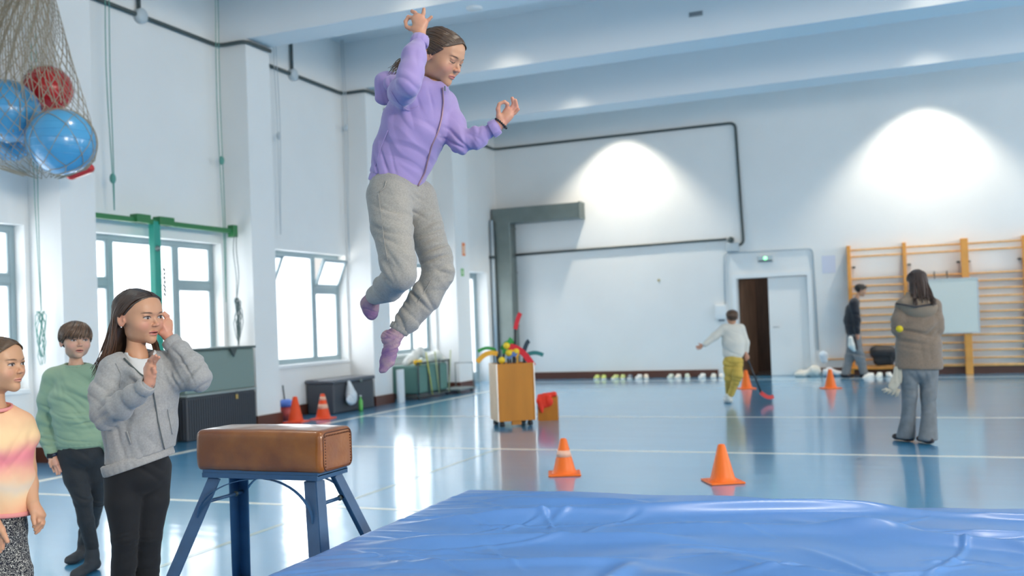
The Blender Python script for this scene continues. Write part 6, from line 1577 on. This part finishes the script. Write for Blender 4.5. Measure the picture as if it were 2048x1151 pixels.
# ================================================================= man at the wall bars
D = 18.3
navy = mat('black_jumper', (.016, .018, .026), .9, sheen=.2); grj = mat('grey_jeans', (.20, .205, .215), .85, var=.1, var_scale=8)
J = dict(pel=at(1709, 668, D), che=at(1707, 622, D), nek=at(1713, 596, D), hed=at(1718, 584, D), side=cv(-.3, 0, .95),
         shR=at(1706, 606, D - .18), elR=at(1712, 640, D - .20), wrR=at(1714, 668, D - .22), shL=at(1710, 606, D + .18), elL=at(1714, 640, D + .2), wrL=at(1716, 665, D + .2),
         hiR=at(1708, 676, D - .08), knR=at(1718, 712, D - .08), anR=at(1728, 746, D), hiL=at(1706, 676, D + .08), knL=at(1700, 712, D + .1), anL=at(1690, 750, D + .1), toR=at(1738, 752, D), toL=at(1700, 755, D))
for k in ('anR', 'anL'): J[k][2] = .09
for k in ('toR', 'toL'): J[k][2] = .04
g = person('man in black jumper and grey jeans walking past the wall bars, head lowered', V3(J['anL'][0], J['anL'][1], 0))
v, q, C = head_mesh(res=.007, eyes='down')
Rm, T = frame(cv(.93, -.25, .15), cv(.2, .97, 0), at(1721, 581, D)); hs = 1.08
figure(g, J, parts=[(put(v, Rm, T, hs), q, C), hand_part(hand_px(D - .22, (1714.5, 668), (1714, 664), [[(1717, 673), (1718, 676), (1717, 678)], [(1716, 674), (1717, 677), (1716, 679)], [(1715, 674), (1715.5, 677), (1715, 679)], [(1713.5, 673), (1714, 676), (1714, 678)]], [(1717, 669), (1718.5, 671), (1719, 673)], 1.3), .009)], res=.018, k=1.15)
put_hair(g, Rm, T, hs, 'short', 40, .006, (.015, .012, .012), None, 21, res=.008)
cp = econes([at(1706, 662, D), at(1704, 640, D), at(1705, 618, D)], [(.19, .135), (.20, .15), (.20, .13)], J['side'], .05) + [u_(cone(at(1708, 603, D - .14), at(1710, 603, D + .14), .085), .05)]
cp += limb([at(1708, 606, D - .19), at(1713, 640, D - .23), at(1715, 664, D - .24)], [.082, .068, .048], .04) + limb([at(1710, 606, D + .19), at(1714, 640, D + .2), at(1716, 662, D + .2)], [.08, .065, .048], .04)
cloth(g, 'jumper', cp, navy, .016, [(at(1708, 640, D - .2), .3, cv(.3, 1, 0), .12, .02)], 101)
jp = econes([at(1707, 662, D), at(1708, 678, D)], [(.17, .13), (.17, .13)], J['side'], .04) + limb([at(1710, 680, D - .08), at(1719, 712, D - .08), at(1728, 746, D)], [.115, .088, .078], .05) + limb([at(1706, 680, D + .08), at(1700, 712, D + .10), at(1691, 747, D + .10)], [.115, .088, .080], .05)
jp += [s_(hspace((0, 0, .05), (0, 0, -1), at(1705, 740, D) - 1, at(1705, 740, D) + 1), .005)]
cloth(g, 'jeans', jp, grj, .016, [(at(1712, 710, D - .1), .3, cv(.2, 1, 0), .12, .018)], 102)
bigshoe(g, J['anR'], cv(1, 0, .1), dkshoe, .29); bigshoe(g, J['anL'], cv(1, 0, .1), dkshoe, .29)
sh_w = mat('white_sports_shoe', (.70, .70, .66), .6)
t = thing('sneaker', 'white and black sneaker hanging from the man\'s right hand', 'shoe', tuple(at(1703, 690, D - .30)))
lump('upper', [u_(cone(at(1701, 676, D - .3), at(1703, 690, D - .3), .045, .06), .03), u_(cone(at(1703, 690, D - .3), at(1708, 698, D - .3), .06, .045), .03)], sh_w, .015, t)
lump('sole', [u_(econe(at(1708, 674, D - .3), at(1712, 697, D - .3), (.03, .05), (.035, .055), cv(1, 0, 0)), .02)], dkshoe, .015, t)

# ================================================================= running child in the white jumper
D = 13.9
whj = mat('cream_white_jumper', (.74, .70, .62), .92, sheen=.3, bump=.2, bump_scale=60); ochre = mat('ochre_trousers', (.62, .42, .085), .85, var=.08, var_scale=10)
J = dict(pel=at(1466, 712, D), che=at(1464, 668, D), nek=at(1464, 645, D), hed=at(1464, 636, D), side=cv(1, 0, .1),
         shR=at(1482, 655, D), elR=at(1491, 688, D + .03), wrR=at(1492, 708, D + .02), shL=at(1447, 656, D), elL=at(1428, 672, D), wrL=at(1406, 690, D - .02),
         hiR=at(1475, 722, D), knR=at(1473, 752, D - .08), anR=at(1460, 788, D + .05), hiL=at(1457, 722, D), knL=at(1457, 755, D + .06), anL=at(1456, 785, D + .25), toR=at(1455, 797, D), toL=at(1452, 790, D + .3))
J['anR'][2] = .10; J['toR'][2] = .03; J['anL'][2] = .12; J['toL'][2] = .05
g = person('child in cream white jumper and ochre trousers running away with a stick', V3(J['anR'][0], J['anR'][1], 0))
v, q, C = head_mesh(res=.006)
Rm, T = frame(cv(.1, -.1, -1), cv(0, 1, 0), at(1464, 636, D)); hs = 1.0
figure(g, J, parts=[(put(v, Rm, T, hs), q, C), hand_part(hand_px(D, (1405, 690), (1410, 688), [[(1399, 691), (1395, 691.5), (1392, 692)], [(1399, 693), (1395, 694), (1392, 694.5)], [(1400, 695), (1396, 696), (1393, 697)], [(1401, 696.5), (1398, 698), (1395, 699)]], [(1402, 689), (1399, 687), (1397, 686)], 1.05), .007), hand_part(hand_px(D, (1492, 709), (1491.5, 704), [[(1496, 714), (1497, 717), (1495, 719)], [(1494, 715), (1495.5, 718), (1494, 720)], [(1492, 715), (1494, 719), (1492, 721)], [(1490, 714), (1491, 718), (1490, 720)]], [(1496, 710), (1498, 713), (1498, 716)], 1.1), .007)], res=.013, k=1.0)
put_hair(g, Rm, T, hs * 1.02, 'short', 40, .005, (.11, .055, .028), None, 23, res=.007)
cp = econes([at(1466, 706, D), at(1466, 685, D), at(1465, 662, D)], [(.155, .11), (.155, .115), (.15, .10)], J['side'], .04) + [u_(cone(at(1450, 655, D), at(1480, 655, D), .06, .06), .04)]
cp += limb([at(1448, 657, D), at(1430, 672, D), at(1410, 688, D - .02)], [.062, .058, .042], .03) + limb([at(1482, 657, D), at(1491, 685, D + .02), at(1492, 702, D + .02)], [.062, .056, .042], .03)
cloth(g, 'jumper', cp, whj, .011, [(at(1466, 690, D - .1), .2, cv(.5, 1, 0), .08, .012)], 111)
jp = econes([at(1466, 708, D), at(1466, 722, D)], [(.125, .10), (.13, .10)], J['side'], .03) + limb([at(1475, 724, D), at(1475, 752, D - .06), at(1462, 787, D + .03)], [.085, .070, .050], .03) + limb([at(1457, 724, D), at(1458, 755, D + .06), at(1457, 783, D + .22)], [.080, .064, .046], .03)
cloth(g, 'trousers', jp, ochre, .011, [(at(1466, 745, D - .1), .3, cv(.3, 1, 0), .07, .014)], 112)
bigshoe(g, J['anR'] + cv(-.3, 0, 0) * .02, cv(-.2, 0, -1), sh_w, .22); bigshoe(g, J['anL'], cv(-.2, 0, -1), sh_w, .22)
t = thing('floorball_stick', 'floorball stick with red blade held by the running child', 'stick', tuple(at(1528, 789, D - .1)))
f0 = V3(*t.location)
B().tube([at(1484, 690, D + .05) - f0, at(1523, 786, D - .1) - f0], .014, 8).build('shaft', mat('black_shaft', (.015, .02, .03), .35), t, True)
bl = [at(1521 + 26 * q_, 784 + 10 * math.sin(q_ * 2.2), D - .1) - f0 for q_ in np.linspace(0, 1, 8)]
B().strap(bl, .02, .055, cv(0, 0, 1)).build('blade', mat('red_blade', (.72, .03, .03), .35), t, 'auto', label='red blade')
